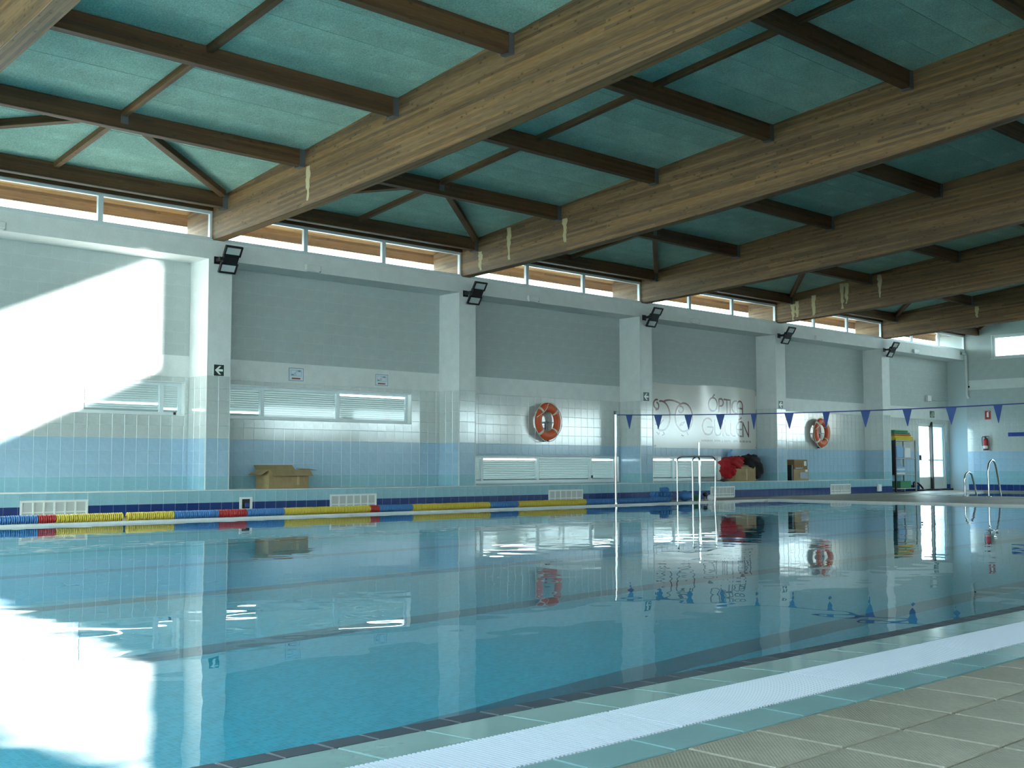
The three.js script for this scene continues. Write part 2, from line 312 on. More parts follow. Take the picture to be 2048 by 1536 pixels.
/* ---------- pool basins and water ---------- */
function basin(q, name, label, lines) {
  const b = struct(name, label, 'pool');
  const w = 0.25;
  add(b, 'basin_shell', mergeGeometries([
    bmm(q.x0 - w, q.x1 + w, q.floor - w, q.floor, q.z0 - w, q.z1 + w),
    bmm(q.x0 - w, q.x0, q.floor, -0.052, q.z0, q.z1), bmm(q.x1, q.x1 + w, q.floor, -0.052, q.z0, q.z1),
    bmm(q.x0 - w, q.x1 + w, q.floor, -0.052, q.z0 - w, q.z0), bmm(q.x0 - w, q.x1 + w, q.floor, -0.075, q.z1, q.z1 + w)]), M.basin);
  for (const z of lines) add(b, 'lane_line', bmm(q.x0 + 1.5, q.x1 - 1.5, q.floor, q.floor + 0.006, z - 0.11, z + 0.11), M.laneLine);
}
basin(POOL, 'pool_basin', 'pale blue pool basin with dark lane lines on its floor', [2.75, 4.8, 6.85, 8.85, 10.85, 12.85]);
basin(POOL2, 'pool_basin', 'small teaching pool basin behind the main pool by the end wall', []);
const waterMat = phy({ color: C(1, 1, 1), roughness: 0.0, transmission: 1, thickness: 1, ior: 1.33, attenuationColor: C(0.34, 0.84, 0.93), attenuationDistance: 3.0, bumpMap: waterTex(), bumpScale: 0.003 });
function water(q, label) {
  const g = new THREE.PlaneGeometry(1, 1);
  const b = metric(new THREE.BoxGeometry(q.x1 - q.x0 + 0.04, q.water - q.floor + 0.06, q.z1 - q.z0 + 0.09).translate((q.x0 + q.x1) / 2, (q.water + q.floor - 0.06) / 2, (q.z0 + q.z1) / 2 + 0.015));
  top('pool_water', b, waterMat, label, 'water', [0, 0, 0], null, null, 'stuff');
}
water(POOL, 'calm clear turquoise water filling the main pool');
water(POOL2, 'clear water in the small pool near the end wall');

/* ---------- back wall: plinth, ledge, recessed bays ---------- */
const winHoles = {          // openings in the recessed bays: [x0, x1, y0, y1]
  '-1': [-4.55, -0.06, 1.58, 2.13], 0: [0.45, 4.62, 1.56, 2.14], 1: [5.75, 10.55, 0.41, 0.98], 2: [11.05, 14.35, 0.41, 0.99],
};
const DOOR = [24.4, 26.16, 0, 2.08];
{
  const w = struct('wall_back', 'long back wall plinth with navy and teal tile courses', 'wall');
  add(w, 'plinth_core', bmm(XL, 21.62, -0.3, Y.ledge - 0.012, ZB, -0.0035), M.grout);
  add(w, 'ledge', bmm(XL, 21.62, Y.ledge - 0.012, Y.ledge, ZB, 0.012), M.white);
  const grilles = [[-2.87, -1.89], [2.375, 3.358], [7.705, 8.713], [13.1, 14.05], [18.33, 19.35]].map(g => [g[0], g[1], 0.02, 0.275]);
  const holes = [...grilles, [0.62, 0.845, 0.045, 0.26]];
  cover(-5.3, 21.62, 0, Y.navy, 0.2, 0.185, holes, (u, v, g) => add(w, 'tile', g, pick(M.navy), [u, v, -0.012]), {});
  cover(-5.3, 21.62, Y.navy, Y.ledge - 0.013, 0.2, 0.2, holes, (u, v, g) => add(w, 'tile', g, pick(M.teal), [u, v, -0.012]), {});
  add(w, 'tile_course', mergeGeometries([bmm(XL, -5.3, 0, Y.navy, -0.012, 0)]), M.navy[0]);
  add(w, 'tile_course', mergeGeometries([bmm(XL, -5.3, Y.navy, Y.ledge - 0.012, -0.012, 0)]), M.teal[0]);
}
/* recessed bays */
const bayName = { '-1': 'leftmost', 0: 'second from left', 1: 'third from left, with the life ring', 2: 'behind the advertising banner', 3: 'with the second life ring', 4: 'rightmost, around the glazed door' };
for (let i = -1; i <= 4; i++) {
  const x0 = i * BAY + 0.42, x1 = i === 4 ? XR : (i + 1) * BAY, floor = i === 4 ? 0 : Y.ledge;
  const w = tag(group('wall_recess'), `recessed wall bay of tiles and painted blocks, ${bayName[i]}`, 'wall', null, 'structure');
  const holes = winHoles[i] ? [winHoles[i]] : i === 4 ? [DOOR] : [];
  add(w, 'wall_core', wallBoxes(x0 - 0.1, x1 + 0.1, floor - 0.05, Y.lintel + 0.02, ZO, ZB - 0.003, holes), M.grout);
  const lay = (mats, name, dz = 0) => (u, v, g) => add(w, name, g, pick(mats), [u, v, ZB - 0.012 + dz]);
  if (i === 4) { cover(x0, x1, 0, Y.navy, 0.2, 0.185, holes, lay(M.navy, 'tile')); cover(x0, x1, Y.navy, Y.teal, 0.2, 0.207, holes, lay(M.teal, 'tile')); }
  else cover(x0, x1, floor, Y.teal, 0.2, 0.215, holes, lay(M.teal, 'tile'));
  cover(x0, x1, Y.teal, Y.blue, 0.2, 0.203, holes, lay(M.blue, 'tile'));
  cover(x0, x1, Y.blue, Y.pale, 0.2, 0.2, holes, (u, v, g) => add(w, 'tile', g, pick(M.pale), [u, v, ZB - 0.012], [rr(-1, 1) * 0.0016, rr(-1, 1) * 0.0016, 0]));
  const plaster = wallBoxes(x0, x1, Y.pale, Y.block, ZB - 0.012, ZB + 0.002, holes);
  add(w, 'plaster_band', plaster, M.white);
  cover(x0, x1, Y.block, Y.lintel, 0.4, 0.193, holes, lay(M.block, 'block'), { bond: true, gap: 0.004, d: 0.010, c: 0.0015 });
}
{ // bays farther left, out of the picture
  const w = struct('wall_recess_far', 'plain continuation of the back wall left of the picture', 'wall');
  add(w, 'wall_core', bmm(XL, -5.3, Y.ledge, Y.lintel, ZO, ZB), M.white);
  add(w, 'tile_course', bmm(XL, -5.3, Y.teal, Y.blue, ZB, ZB + 0.01), M.blue[0]);
  w.name = 'wall_far_left';
}
/* pillars */
const pillarLabel = i => i < -1 ? 'white pillar with blue tile bands, left of the picture' : `white pillar with blue tile bands, ${i < 0 ? ordinal[i] : ordinal[i] + ' from the left along the back wall'}`;
pillars.forEach((px, k) => {
  const i = k - 4, t = tag(group('pillar'), pillarLabel(i), 'pillar', i < -1 ? 'pillars left of the picture' : null, 'structure');
  add(t, 'shaft', bmm(px + 0.0035, px + 0.4165, Y.ledge, Y.lintel, ZB, -0.0035), M.grout);
  add(t, 'plaster', mergeGeometries([bmm(px, px + 0.42, Y.pale, Y.lintel, -0.012, 0), bmm(px, px + 0.012, Y.pale, Y.lintel, ZB, -0.012), bmm(px + 0.408, px + 0.42, Y.pale, Y.lintel, ZB, -0.012)]), M.white);
  add(t, 'corner_trim', mergeGeometries([bmm(px - 0.003, px + 0.010, Y.ledge, Y.pale, -0.010, 0.003), bmm(px + 0.410, px + 0.423, Y.ledge, Y.pale, -0.010, 0.003)]), M.white);
  for (const [y0, y1, h, mats] of [[Y.ledge, Y.teal, 0.215, M.teal], [Y.teal, Y.blue, 0.203, M.blue], [Y.blue, Y.pale, 0.2, M.pale]]) {
    cover(px + 0.010, px + 0.410, y0, y1, 0.2, h, [], (u, v, g) => add(t, 'tile', g, pick(mats), [u, v, -0.012]));
    cover(ZB, -0.010, y0, y1, 0.2, h, [], (u, v, g) => add(t, 'tile', g, pick(mats), [px + 0.012, v, u], [0, -Math.PI / 2, 0]));
    cover(0.010, -ZB, y0, y1, 0.2, h, [], (u, v, g) => add(t, 'tile', g, pick(mats), [px + 0.408, v, -u], [0, Math.PI / 2, 0]));
  }
});
/* lintel over the bays, with a thin drip ledge */
{
  const t = struct('trim_1', 'white concrete lintel running along the top of the back wall', 'lintel');
  add(t, 'lintel', bmm(XL, XR, Y.lintel, Y.sill - 0.03, ZO, 0), M.white);
  add(t, 'drip_ledge', bmm(XL, XR, Y.sill - 0.03, Y.sill, ZO, 0.02), M.alu);
}

/* ---------- roof ---------- */
function rafterShape() {
  const pts = [], N = 40, z0 = ZEAVE + 0.1;
  for (let k = 0; k <= N; k++) { const z = z0 + (ZN - z0) * k / N; pts.push([z, beamY(z)]); }
  pts.push([ZN, roofY(ZN)], [RIDGE, roofY(RIDGE)], [z0, roofY(z0)]);
  const s = new THREE.Shape(); pts.forEach((p, k) => (k ? s.lineTo(...p) : s.moveTo(...p))); s.closePath();
  const g = new THREE.ExtrudeGeometry(s, { depth: 0.188, bevelEnabled: true, bevelThickness: 0.006, bevelSize: 0.006, bevelSegments: 1 });
  g.rotateY(-Math.PI / 2); g.translate(0.194, 0, 0);
  const p = g.attributes.position, n = g.attributes.normal, uv = g.attributes.uv;
  for (let i = 0; i < p.count; i++) { const z = p.getZ(i); if (Math.abs(n.getX(i)) > 0.5) uv.setXY(i, z, p.getY(i) - 0.062 * fold(z)); else uv.setXY(i, z, p.getX(i) + 0.03); }
  return g;
}
const rafter = rafterShape();
const purlinZ = [0.42, 2.63, 4.84, 7.05, 9.27, 11.2, 13.13, 15.35, 17.56, 19.4];
const PH = 0.235, PW = 0.13;
const bracketGeo = (() => { const g = mergeGeometries([new THREE.BoxGeometry(0.09, 0.245, 0.008).translate(0, 0, 0.072), new THREE.BoxGeometry(0.09, 0.245, 0.008).translate(0, 0, -0.072), new THREE.BoxGeometry(0.09, 0.008, 0.15).translate(0, -0.122, 0)]); return metric(g); })();
const beamLabel = i => i < -1 ? 'tapered glulam roof beam left of the picture' : ['tapered glulam roof beam cut by the top left corner', 'glulam roof beam resting above the first pillar', 'glulam roof beam resting above the second pillar', 'glulam roof beam resting above the third pillar', 'glulam roof beam with pale drip stains above the fourth pillar', 'last dark glulam roof beam, above the fifth pillar'][i + 1];
pillars.forEach((px, k) => {
  const i = k - 4, b = tag(group('glulam_beam', [px + 0.05, 0, 0]), beamLabel(i), 'beam', i < -1 ? 'roof beams left of the picture' : 'roof beams');
  const g = rafter.clone(); const uv = g.attributes.uv; for (let j = 0; j < uv.count; j++) uv.setXY(j, uv.getX(j) + i * 1.77, uv.getY(j) + i * 0.36);
  add(b, 'timber', g, M.beam);
  if (i >= -1) for (const z of purlinZ) if (z < 12) for (const s of [-1, 1]) add(b, 'joist_hanger', bracketGeo, M.steel, [s < 0 ? -0.045 : 0.245, roofY(z) - PH / 2 - 0.01, z]);
  // dried drip stains down the left face
  const drip = { 0: [[2.78, 5.08, 0.5]], 1: [[2.78, 5.1, 0.42], [0.55, 4.82, 0.36], [1.35, 5.16, 0.6]], 3: [[0.5, 4.84, 0.42], [0.62, 4.9, 0.4], [1.1, 5.0, 0.5], [1.9, 5.2, 0.62], [2.02, 5.2, 0.5], [2.9, 5.3, 0.55]], 4: [[2.8, 5.05, 0.3]] }[i] || [];
  for (const [z, y, h] of drip) {
    const s = new THREE.Shape(), N = 10, L = [], R = [];
    for (let j = 0; j <= N; j++) { const t = j / N; L.push([z - (0.06 * (1 - t * 0.6) + 0.02 * rr(-1, 1)), y - h * t]); R.push([z + (0.06 * (1 - t * 0.6) + 0.02 * rr(-1, 1)), y - h * t]); }
    [...L, ...R.reverse()].forEach((p, j) => (j ? s.lineTo(...p) : s.moveTo(...p))); s.closePath();
    const g2 = new THREE.ExtrudeGeometry(s, { depth: 0.002, bevelEnabled: false }); g2.rotateY(-Math.PI / 2);
    add(b, 'drip_stain', g2, M.stain, [0.001, 0, 0]);
  }
});
{
  const c = struct('ceiling', 'pitched ceiling of pale green wood-wool boards on timber purlins tinted with shade', 'ceiling');
  const tilt = Math.atan(SLOPE);
  const boardGeo = new Map();
  const panelAt = (x0, x1, z0, z1, mat, sag) => {
    const key = `${(x1 - x0).toFixed(3)},${(z1 - z0).toFixed(3)}`;
    if (!boardGeo.has(key)) boardGeo.set(key, [0, 1, 2].map(() => metric(cbox(x1 - x0 - 0.003, 0.03, (z1 - z0) / Math.cos(tilt) - 0.003, 0.002), 'x', rnd() * 5, rnd() * 5)));
    const zc = (z0 + z1) / 2; add(c, 'ceiling_board', pick(boardGeo.get(key)), mat, [(x0 + x1) / 2, roofY(zc) + 0.016 + sag, zc], [-(zc < RIDGE ? tilt : -tilt) + rr(-1, 1) * 0.002, 0, rr(-1, 1) * 0.0008]);
  };
  for (let i = -2; i <= 4; i++) {
    const xa = i * BAY + 0.25, xb = i === 4 ? XR : (i + 1) * BAY + 0.05, xm = i * BAY + 2.62;
    for (let r = 0; r < 5; r++) {
      const za = r ? purlinZ[r] : 0.02, zb = purlinZ[r + 1], n = 4;
      for (const [p, q] of [[xa, xm], [xm, xb]]) for (let j = 0; j < n; j++) panelAt(p, q, za + (zb - za) * j / n, za + (zb - za) * (j + 1) / n, pick(M.panel), rr(-0.0015, 0.0005));
    }
  }
  // boards beyond what the photo shows
  const slab = (x0, x1, z0, z1) => { const g = new THREE.BoxGeometry(x1 - x0, 0.03, z1 - z0); const p = g.attributes.position; g.translate((x0 + x1) / 2, 0, (z0 + z1) / 2); for (let j = 0; j < p.count; j++) p.setY(j, p.getY(j) + roofY(p.getZ(j)) + 0.016); g.computeVertexNormals(); return metric(g); };
  add(c, 'far_ceiling_boards', mergeGeometries([slab(XL, -2 * BAY + 0.25, 0.02, RL.z0), slab(XL, RL.x0, RL.z0, RIDGE), slab(XL, RL.x0, RIDGE, RL.z1), slab(XL, RL.x1, RL.z1, ZN), slab(RL.x1, -2 * BAY + 0.25, RL.z0, RIDGE), slab(RL.x1, XR, RIDGE, ZN)]), M.panel[0]).userData.kind = 'stuff';
  // roof deck above
  const deckSlab = (z0, z1, xa = XL - 0.6, xb = XR + 0.6) => { const g = new THREE.BoxGeometry(xb - xa, 0.12, z1 - z0); g.translate((xa + xb) / 2, 0, (z0 + z1) / 2); const p = g.attributes.position; for (let j = 0; j < p.count; j++) p.setY(j, p.getY(j) + roofY(p.getZ(j)) + 0.12); g.computeVertexNormals(); return metric(g); };
  add(c, 'roof_deck', mergeGeometries([deckSlab(ZEAVE, RL.z0), deckSlab(RL.z0, RIDGE, RL.x1, XR + 0.6), deckSlab(RIDGE, RL.z1, RL.x1, XR + 0.6), deckSlab(RL.z0, RIDGE, XL - 0.6, RL.x0), deckSlab(RIDGE, RL.z1, XL - 0.6, RL.x0), deckSlab(RL.z1, ZN + 1)]), M.concrete);
  // unseen milky rooflights, added to light the hall from the upper left
  for (const [za, zb] of [[RL.z0, 6.95], [6.95, RIDGE], [RIDGE, 15.25], [15.25, RL.z1]]) for (const [a, b] of [[RL.x0, -15.8], [-15.8, RL.x1]]) { const g = new THREE.PlaneGeometry(b - a, zb - za).rotateX(Math.PI / 2).translate((a + b) / 2, 0, (za + zb) / 2); const p = g.attributes.position; for (let j = 0; j < p.count; j++) p.setY(j, roofY(p.getZ(j)) + 0.10); add(c, 'added_glazing', g, M.added_glazing); }
  // purlins, mid battens, diagonal braces
  for (let i = -4; i <= 4; i++) {
    const xa = i * BAY + 0.25, xb = i === 4 ? XR : (i + 1) * BAY + 0.05;
    purlinZ.forEach((z, r) => {
      if (i < -2 && r % 3) return;
      const g = cbox(xb - xa, PH, PW, 0.006); const uv = g.attributes.uv; const o = rnd() * 6, o2 = rnd(); for (let j = 0; j < uv.count; j++) uv.setXY(j, uv.getX(j) + o, uv.getY(j) + o2);
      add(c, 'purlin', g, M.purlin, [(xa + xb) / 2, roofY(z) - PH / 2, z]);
    });
    if (i < -2) continue;
    const xm = i * BAY + 2.62;
    for (let r = 0; r < 5; r++) {
      const za = purlinZ[r] + PW / 2, zb = purlinZ[r + 1] - PW / 2, zc = (za + zb) / 2;
      add(c, 'batten', metric(cbox(0.075, 0.08, (zb - za) / Math.cos(tilt) + 0.01, 0.004, 'z'), 'z', rnd() * 6, rnd()), M.batten, [xm, roofY(zc) - 0.042, zc], [-tilt, 0, 0]);
    }
    for (const s of [-1, 1]) {   // braces from the edge purlin corners to the middle of the second purlin
      const A = [s < 0 ? xa + 0.12 : xb - 0.12, 0.55], B = [xm + s * 0.16, 2.55], dx = B[0] - A[0], dz = B[1] - A[1], L = Math.hypot(dx, dz);
      const g = cbox(L, 0.10, 0.10, 0.005); const m = add(c, 'brace', g, M.batten, [(A[0] + B[0]) / 2, roofY((A[1] + B[1]) / 2) - 0.055, (A[1] + B[1]) / 2]);
      const ux = new THREE.Vector3(dx, SLOPE * dz, dz).normalize(), uy0 = new THREE.Vector3(0, 1, -SLOPE).normalize(), uz = new THREE.Vector3().crossVectors(ux, uy0).normalize(), uy = new THREE.Vector3().crossVectors(uz, ux);
      m.quaternion.setFromRotationMatrix(new THREE.Matrix4().makeBasis(ux, uy, uz));
    }
    add(c, 'brace_plate', bx(0.10, 0.12, 0.006), M.steel, [xm, roofY(2.72) - 0.12, 2.70]);
  }
  // wall plate over the high windows, eaves lining outside
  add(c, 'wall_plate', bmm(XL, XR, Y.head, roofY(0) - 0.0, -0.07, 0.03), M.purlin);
  const eave = (() => { const g = new THREE.BoxGeometry(XR - XL, 0.02, -0.07 - ZEAVE); g.translate((XL + XR) / 2, 0, (ZEAVE - 0.07) / 2); const p = g.attributes.position; for (let j = 0; j < p.count; j++) p.setY(j, p.getY(j) + roofY(p.getZ(j)) + 0.045); g.computeVertexNormals(); return metric(g); })();
  add(c, 'eaves_lining', eave, M.soffit);
  add(c, 'eaves_board', bmm(XL, XR, roofY(ZEAVE) - 0.16, roofY(ZEAVE) + 0.06, ZEAVE - 0.03, ZEAVE), M.soffit);
}

/* ---------- high strip windows over the lintel ---------- */
let windowNo = 0;
const nextWindow = (label) => { windowNo++; const g = new THREE.Group(); g.name = `window_${windowNo}`; scene.add(g); return tag(g, label, 'window', null, 'structure'); };
for (let i = -4; i <= 4; i++) {
  const xa = i * BAY + 0.245, xb = i === 4 ? XR - 0.005 : (i + 1) * BAY + 0.055, m1 = i * BAY + 1.83, m2 = i * BAY + 3.5;
  const w = nextWindow(i < -1 ? `strip of high windows left of the picture, ${-1 - i} bays beyond its edge` : `strip of three high panes under the eaves, ${['above the sunlit leftmost bay', 'between the first and second roof beams', 'between the second and third roof beams', 'between the third and fourth roof beams', 'between the fourth and fifth roof beams', 'at the far right corner by the end wall'][i + 1]}`);
  const f = 0.05, z0 = -0.065, z1 = -0.005, y0 = Y.sill, y1 = Y.head;
  add(w, 'head', bmm(xa, xb, y1 - f, y1, z0, z1), M.alu); add(w, 'sill', bmm(xa, xb, y0, y0 + 0.03, z0, z1), M.alu);
  for (const x of [xa, xb - 0.045]) add(w, 'jamb', bmm(x, x + 0.045, y0 + 0.03, y1 - f, z0, z1), M.alu);
  for (const x of [m1, m2]) add(w, 'mullion', bmm(x - 0.04, x + 0.04, y0 + 0.03, y1 - f, z0, z1), M.alu);
  const e = [xa + 0.045, m1 - 0.04, m1 + 0.04, m2 - 0.04, m2 + 0.04, xb - 0.045];
  for (let k = 0; k < 3; k++) add(w, 'pane', new THREE.PlaneGeometry(e[2 * k + 1] - e[2 * k], y1 - y0 - f - 0.03).translate((e[2 * k] + e[2 * k + 1]) / 2, (y0 + 0.03 + y1 - f) / 2, -0.035), M.frost);
}

/* ---------- shuttered windows in the bays ---------- */
function louvre(hole, sashes, label, gaps) {
  const [x0, x1, y0, y1] = hole, w = nextWindow(label), z = -0.735;
  add(w, 'reveal', mergeGeometries([bmm(x0, x1, y1 - 0.012, y1, ZO, ZB), bmm(x0, x0 + 0.012, y0 + 0.012, y1 - 0.012, ZO, ZB), bmm(x1 - 0.012, x1, y0 + 0.012, y1 - 0.012, ZO, ZB), bmm(x0, x1, y0, y0 + 0.012, ZO, ZB + 0.012)]), M.white);
  add(w, 'frame', mergeGeometries([bmm(x0 + 0.012, x1 - 0.012, y1 - 0.062, y1 - 0.012, z - 0.05, z + 0.03), bmm(x0 + 0.012, x1 - 0.012, y0 + 0.012, y0 + 0.06, z - 0.05, z + 0.03), bmm(x0 + 0.012, x0 + 0.06, y0 + 0.06, y1 - 0.062, z - 0.05, z + 0.03), bmm(x1 - 0.06, x1 - 0.012, y0 + 0.06, y1 - 0.062, z - 0.05, z + 0.03)]), M.alu);
  const edges = [x0 + 0.06, ...sashes, x1 - 0.06];
  for (const x of sashes) add(w, 'stile', bmm(x - 0.035, x + 0.035, y0 + 0.06, y1 - 0.062, z - 0.03, z + 0.045), M.alu);
  const n = 12, pitch = (y1 - y0 - 0.122) / n;
  for (let k = 0; k + 1 < edges.length; k++) {
    const a = edges[k] + (k ? 0.035 : 0), b = edges[k + 1] - (k + 2 < edges.length ? 0.035 : 0);
    const sash = add(w, 'sash', mergeGeometries([bmm(a, a + 0.012, y0 + 0.06, y1 - 0.062, z - 0.02, z + 0.02), bmm(b - 0.012, b, y0 + 0.06, y1 - 0.062, z - 0.02, z + 0.02)]), M.alu);
    add(sash, 'pane', new THREE.PlaneGeometry(b - a - 0.024, y1 - y0 - 0.122).translate((a + b) / 2, (y0 + y1) / 2, z + 0.03), M.glass);
    const g = metric(new THREE.BoxGeometry(b - a, pitch * 1.25, 0.006));
    for (let j = 0; j < n; j++) { if ((gaps[k] || []).includes(j)) continue; add(sash, 'slat', g, M.slat, [(a + b) / 2, y0 + 0.06 + pitch * (j + 0.5), z], [0.5, 0, 0]); }
  }
  return w;
}
louvre(winHoles[-1], [-3.2, -1.73, -0.42], 'white slatted window in the sunlit leftmost bay', { 1: [], 2: [3], 3: [1] });
louvre(winHoles[0], [1.43, 3.0], 'white slatted window above the open cardboard box', { 2: [11], 0: [1] });
louvre(winHoles[1], [6.5, 8.08, 9.72], 'low white slatted window beneath the first life ring', { 1: [11], 3: [11] });
louvre(winHoles[2], [12.6], 'low white slatted window beneath the advertising banner', { 0: [11], 1: [11] });
{ // small dark latches on the sash edges
  for (const [x, y, who] of [[-0.2, 1.53, 'leftmost bay window'], [9.74, 0.45, 'window below the first life ring']]) top('window_latch', cbox(0.035, 0.06, 0.03, 0.004), M.black, `small dark latch at the bottom edge of the ${who}`, 'latch', [x, y + 0.08, -0.675]);
}

/* ---------- glazed door in the last bay ---------- */
{
  const d = struct('door_1', 'bright glazed double door with a dark meeting post', 'door'); const [x0, x1, , y1] = DOOR, z = -0.68, xm = 25.23;
  add(d, 'frame', mergeGeometries([bmm(x0, x0 + 0.06, 0, y1, z - 0.06, z + 0.06), bmm(x1 - 0.06, x1, 0, y1, z - 0.06, z + 0.06), bmm(x0, x1, y1 - 0.06, y1, z - 0.06, z + 0.06)]), M.plastic);
  for (const [a, b, mat] of [[x0 + 0.06, xm, M.glass], [xm, x1 - 0.06, M.milky]]) {
    const leaf = add(d, 'leaf', mergeGeometries([bmm(a, b, 0.02, 0.42, z - 0.025, z + 0.025), bmm(a, a + 0.05, 0.42, y1 - 0.06, z - 0.025, z + 0.025), bmm(b - 0.05, b, 0.42, y1 - 0.06, z - 0.025, z + 0.025), bmm(a, b, y1 - 0.1, y1 - 0.06, z - 0.025, z + 0.025), bmm(a, b, 0.93, 0.96, z - 0.02, z + 0.02)]), M.plastic);
    add(leaf, 'pane', new THREE.PlaneGeometry(b - a - 0.1, y1 - 0.52).translate((a + b) / 2, (0.42 + y1 - 0.1) / 2, z), mat);
  }
  add(d, 'meeting_post', bmm(xm - 0.035, xm + 0.035, 0.02, y1 + 0.05, z + 0.03, z + 0.11), M.black);
  add(d, 'handle', cbox(0.05, 0.16, 0.06, 0.006), M.black, [x0 + 0.12, 1.02, z + 0.06]);
}
{ // dark hose lying at the door foot
  const pts = []; for (let k = 0; k < 12; k++) pts.push([23.9 + k * 0.2 + 0.05 * Math.sin(k * 2.1), 0.03, -0.42 + 0.06 * Math.sin(k * 1.3)]);
  top('hose', tube([[23.75, 0.05, -0.45], [23.85, 0.26, -0.5], [24.05, 0.22, -0.46], [24.25, 0.05, -0.42], ...pts], 0.028, 80, 8), M.black, 'dark rubber hose lying along the foot of the glazed door', 'hose');
}

/* ---------- right end wall ---------- */
const endWins = [];
{
  const w = tag(group('wall_right', [XR, 0, 0], -Math.PI / 2), 'right end wall of blue tiles and painted blocks with high windows', 'wall', null, 'structure');
  // local u runs along world z, faces -x
  const high = [[0.90, 3.6, 4.10, 4.80], [4.6, 7.3, 4.10, 4.80]], low = [[4.6, 9.2, 1.6, 2.8], [9.6, 14.0, 1.6, 2.8], [14.4, 19.0, 1.6, 2.8]];
  const holes = [...high, ...low]; endWins.push(...holes);
  add(w, 'wall_core', wallBoxes(ZO, ZN + 0.3, -0.3, 4.9, -0.30, -0.003, holes), M.grout);
  const gable = new THREE.Shape(); gable.moveTo(ZO, 4.9); gable.lineTo(ZN + 0.3, 4.9); gable.lineTo(ZN + 0.3, roofY(ZN) + 0.1); gable.lineTo(RIDGE, roofY(RIDGE) + 0.1); gable.lineTo(ZO, roofY(ZO) + 0.1); gable.closePath();
  add(w, 'gable', new THREE.ExtrudeGeometry(gable, { depth: 0.29, bevelEnabled: false }).translate(0, 0, -0.30), M.block[0]);
  const lay = (mats, name) => (u, v, g) => add(w, name, g, pick(mats), [u, v, -0.012]);
  cover(0, 4.0, 0, Y.navy, 0.2, 0.185, holes, lay(M.navy, 'tile')); cover(0, 4.0, Y.navy, Y.teal, 0.2, 0.207, holes, lay(M.teal, 'tile'));
  cover(0, 4.0, Y.teal, Y.blue, 0.2, 0.203, holes, lay(M.blue, 'tile')); cover(0, 4.0, Y.blue, Y.pale, 0.2, 0.2, holes, lay(M.pale, 'tile'));
  add(w, 'plaster_band', bmm(0, ZN, 3.15, 3.45, -0.012, 0.002), M.white);
  cover(0, 4.0, Y.pale, 3.15, 0.4, 0.19, holes, lay(M.block, 'block'), { bond: true, gap: 0.004, d: 0.010, c: 0.0015 });
  cover(0, 4.0, 3.45, 4.9, 0.4, 0.193, holes, lay(M.block, 'block'), { bond: true, gap: 0.004, d: 0.010, c: 0.0015 });
  for (const [y0, y1, m] of [[0, Y.navy, M.navy], [Y.navy, Y.teal, M.teal], [Y.teal, Y.blue, M.blue], [Y.blue, Y.pale, M.pale]]) add(w, 'tile_course', wallBoxes(4.0, ZN, y0, y1, -0.012, 0, low), m[0]);
  add(w, 'painted_blockwork', mergeGeometries([wallBoxes(4.0, ZN, Y.pale, 3.15, -0.012, -0.002, low), wallBoxes(4.0, ZN, 3.45, 4.9, -0.012, -0.002, high)]), M.block[0]);
}
endWins.forEach((h, k) => {
  const [z0, z1, y0, y1] = h, w = nextWindow(['high white-framed window on the end wall at the right edge', 'second high window on the end wall, past the right edge', 'first low window on the end wall, past the right edge', 'second low window on the end wall, past the right edge', 'third low window on the end wall, past the right edge'][k]);
  const f = 0.07, X0 = XR + 0.02, X1 = XR + 0.11;
  const B = (a, b, c, d) => bmm(X0, X1, c, d, a, b);
  add(w, 'frame', mergeGeometries([B(z0, z1, y1 - f, y1), B(z0, z1, y0, y0 + f), B(z0, z0 + f, y0 + f, y1 - f), B(z1 - f, z1, y0 + f, y1 - f)]), M.alu);
  add(w, 'surround', mergeGeometries([bmm(XR - 0.012, XR + 0.3, y1, y1 + 0.03, z0 - 0.05, z1 + 0.05), bmm(XR - 0.02, XR + 0.3, y0 - 0.035, y0, z0 - 0.08, z1 + 0.05), bmm(XR - 0.012, XR + 0.3, y0, y1, z0 - 0.05, z0)]), M.white);
  add(w, 'mullion', B((z0 + z1) / 2 - 0.035, (z0 + z1) / 2 + 0.035, y0 + f, y1 - f), M.alu);
  add(w, 'pane', new THREE.PlaneGeometry(z1 - z0, y1 - y0).rotateY(Math.PI / 2).translate(XR + 0.06, (y0 + y1) / 2, (z0 + z1) / 2), M.glass);
});

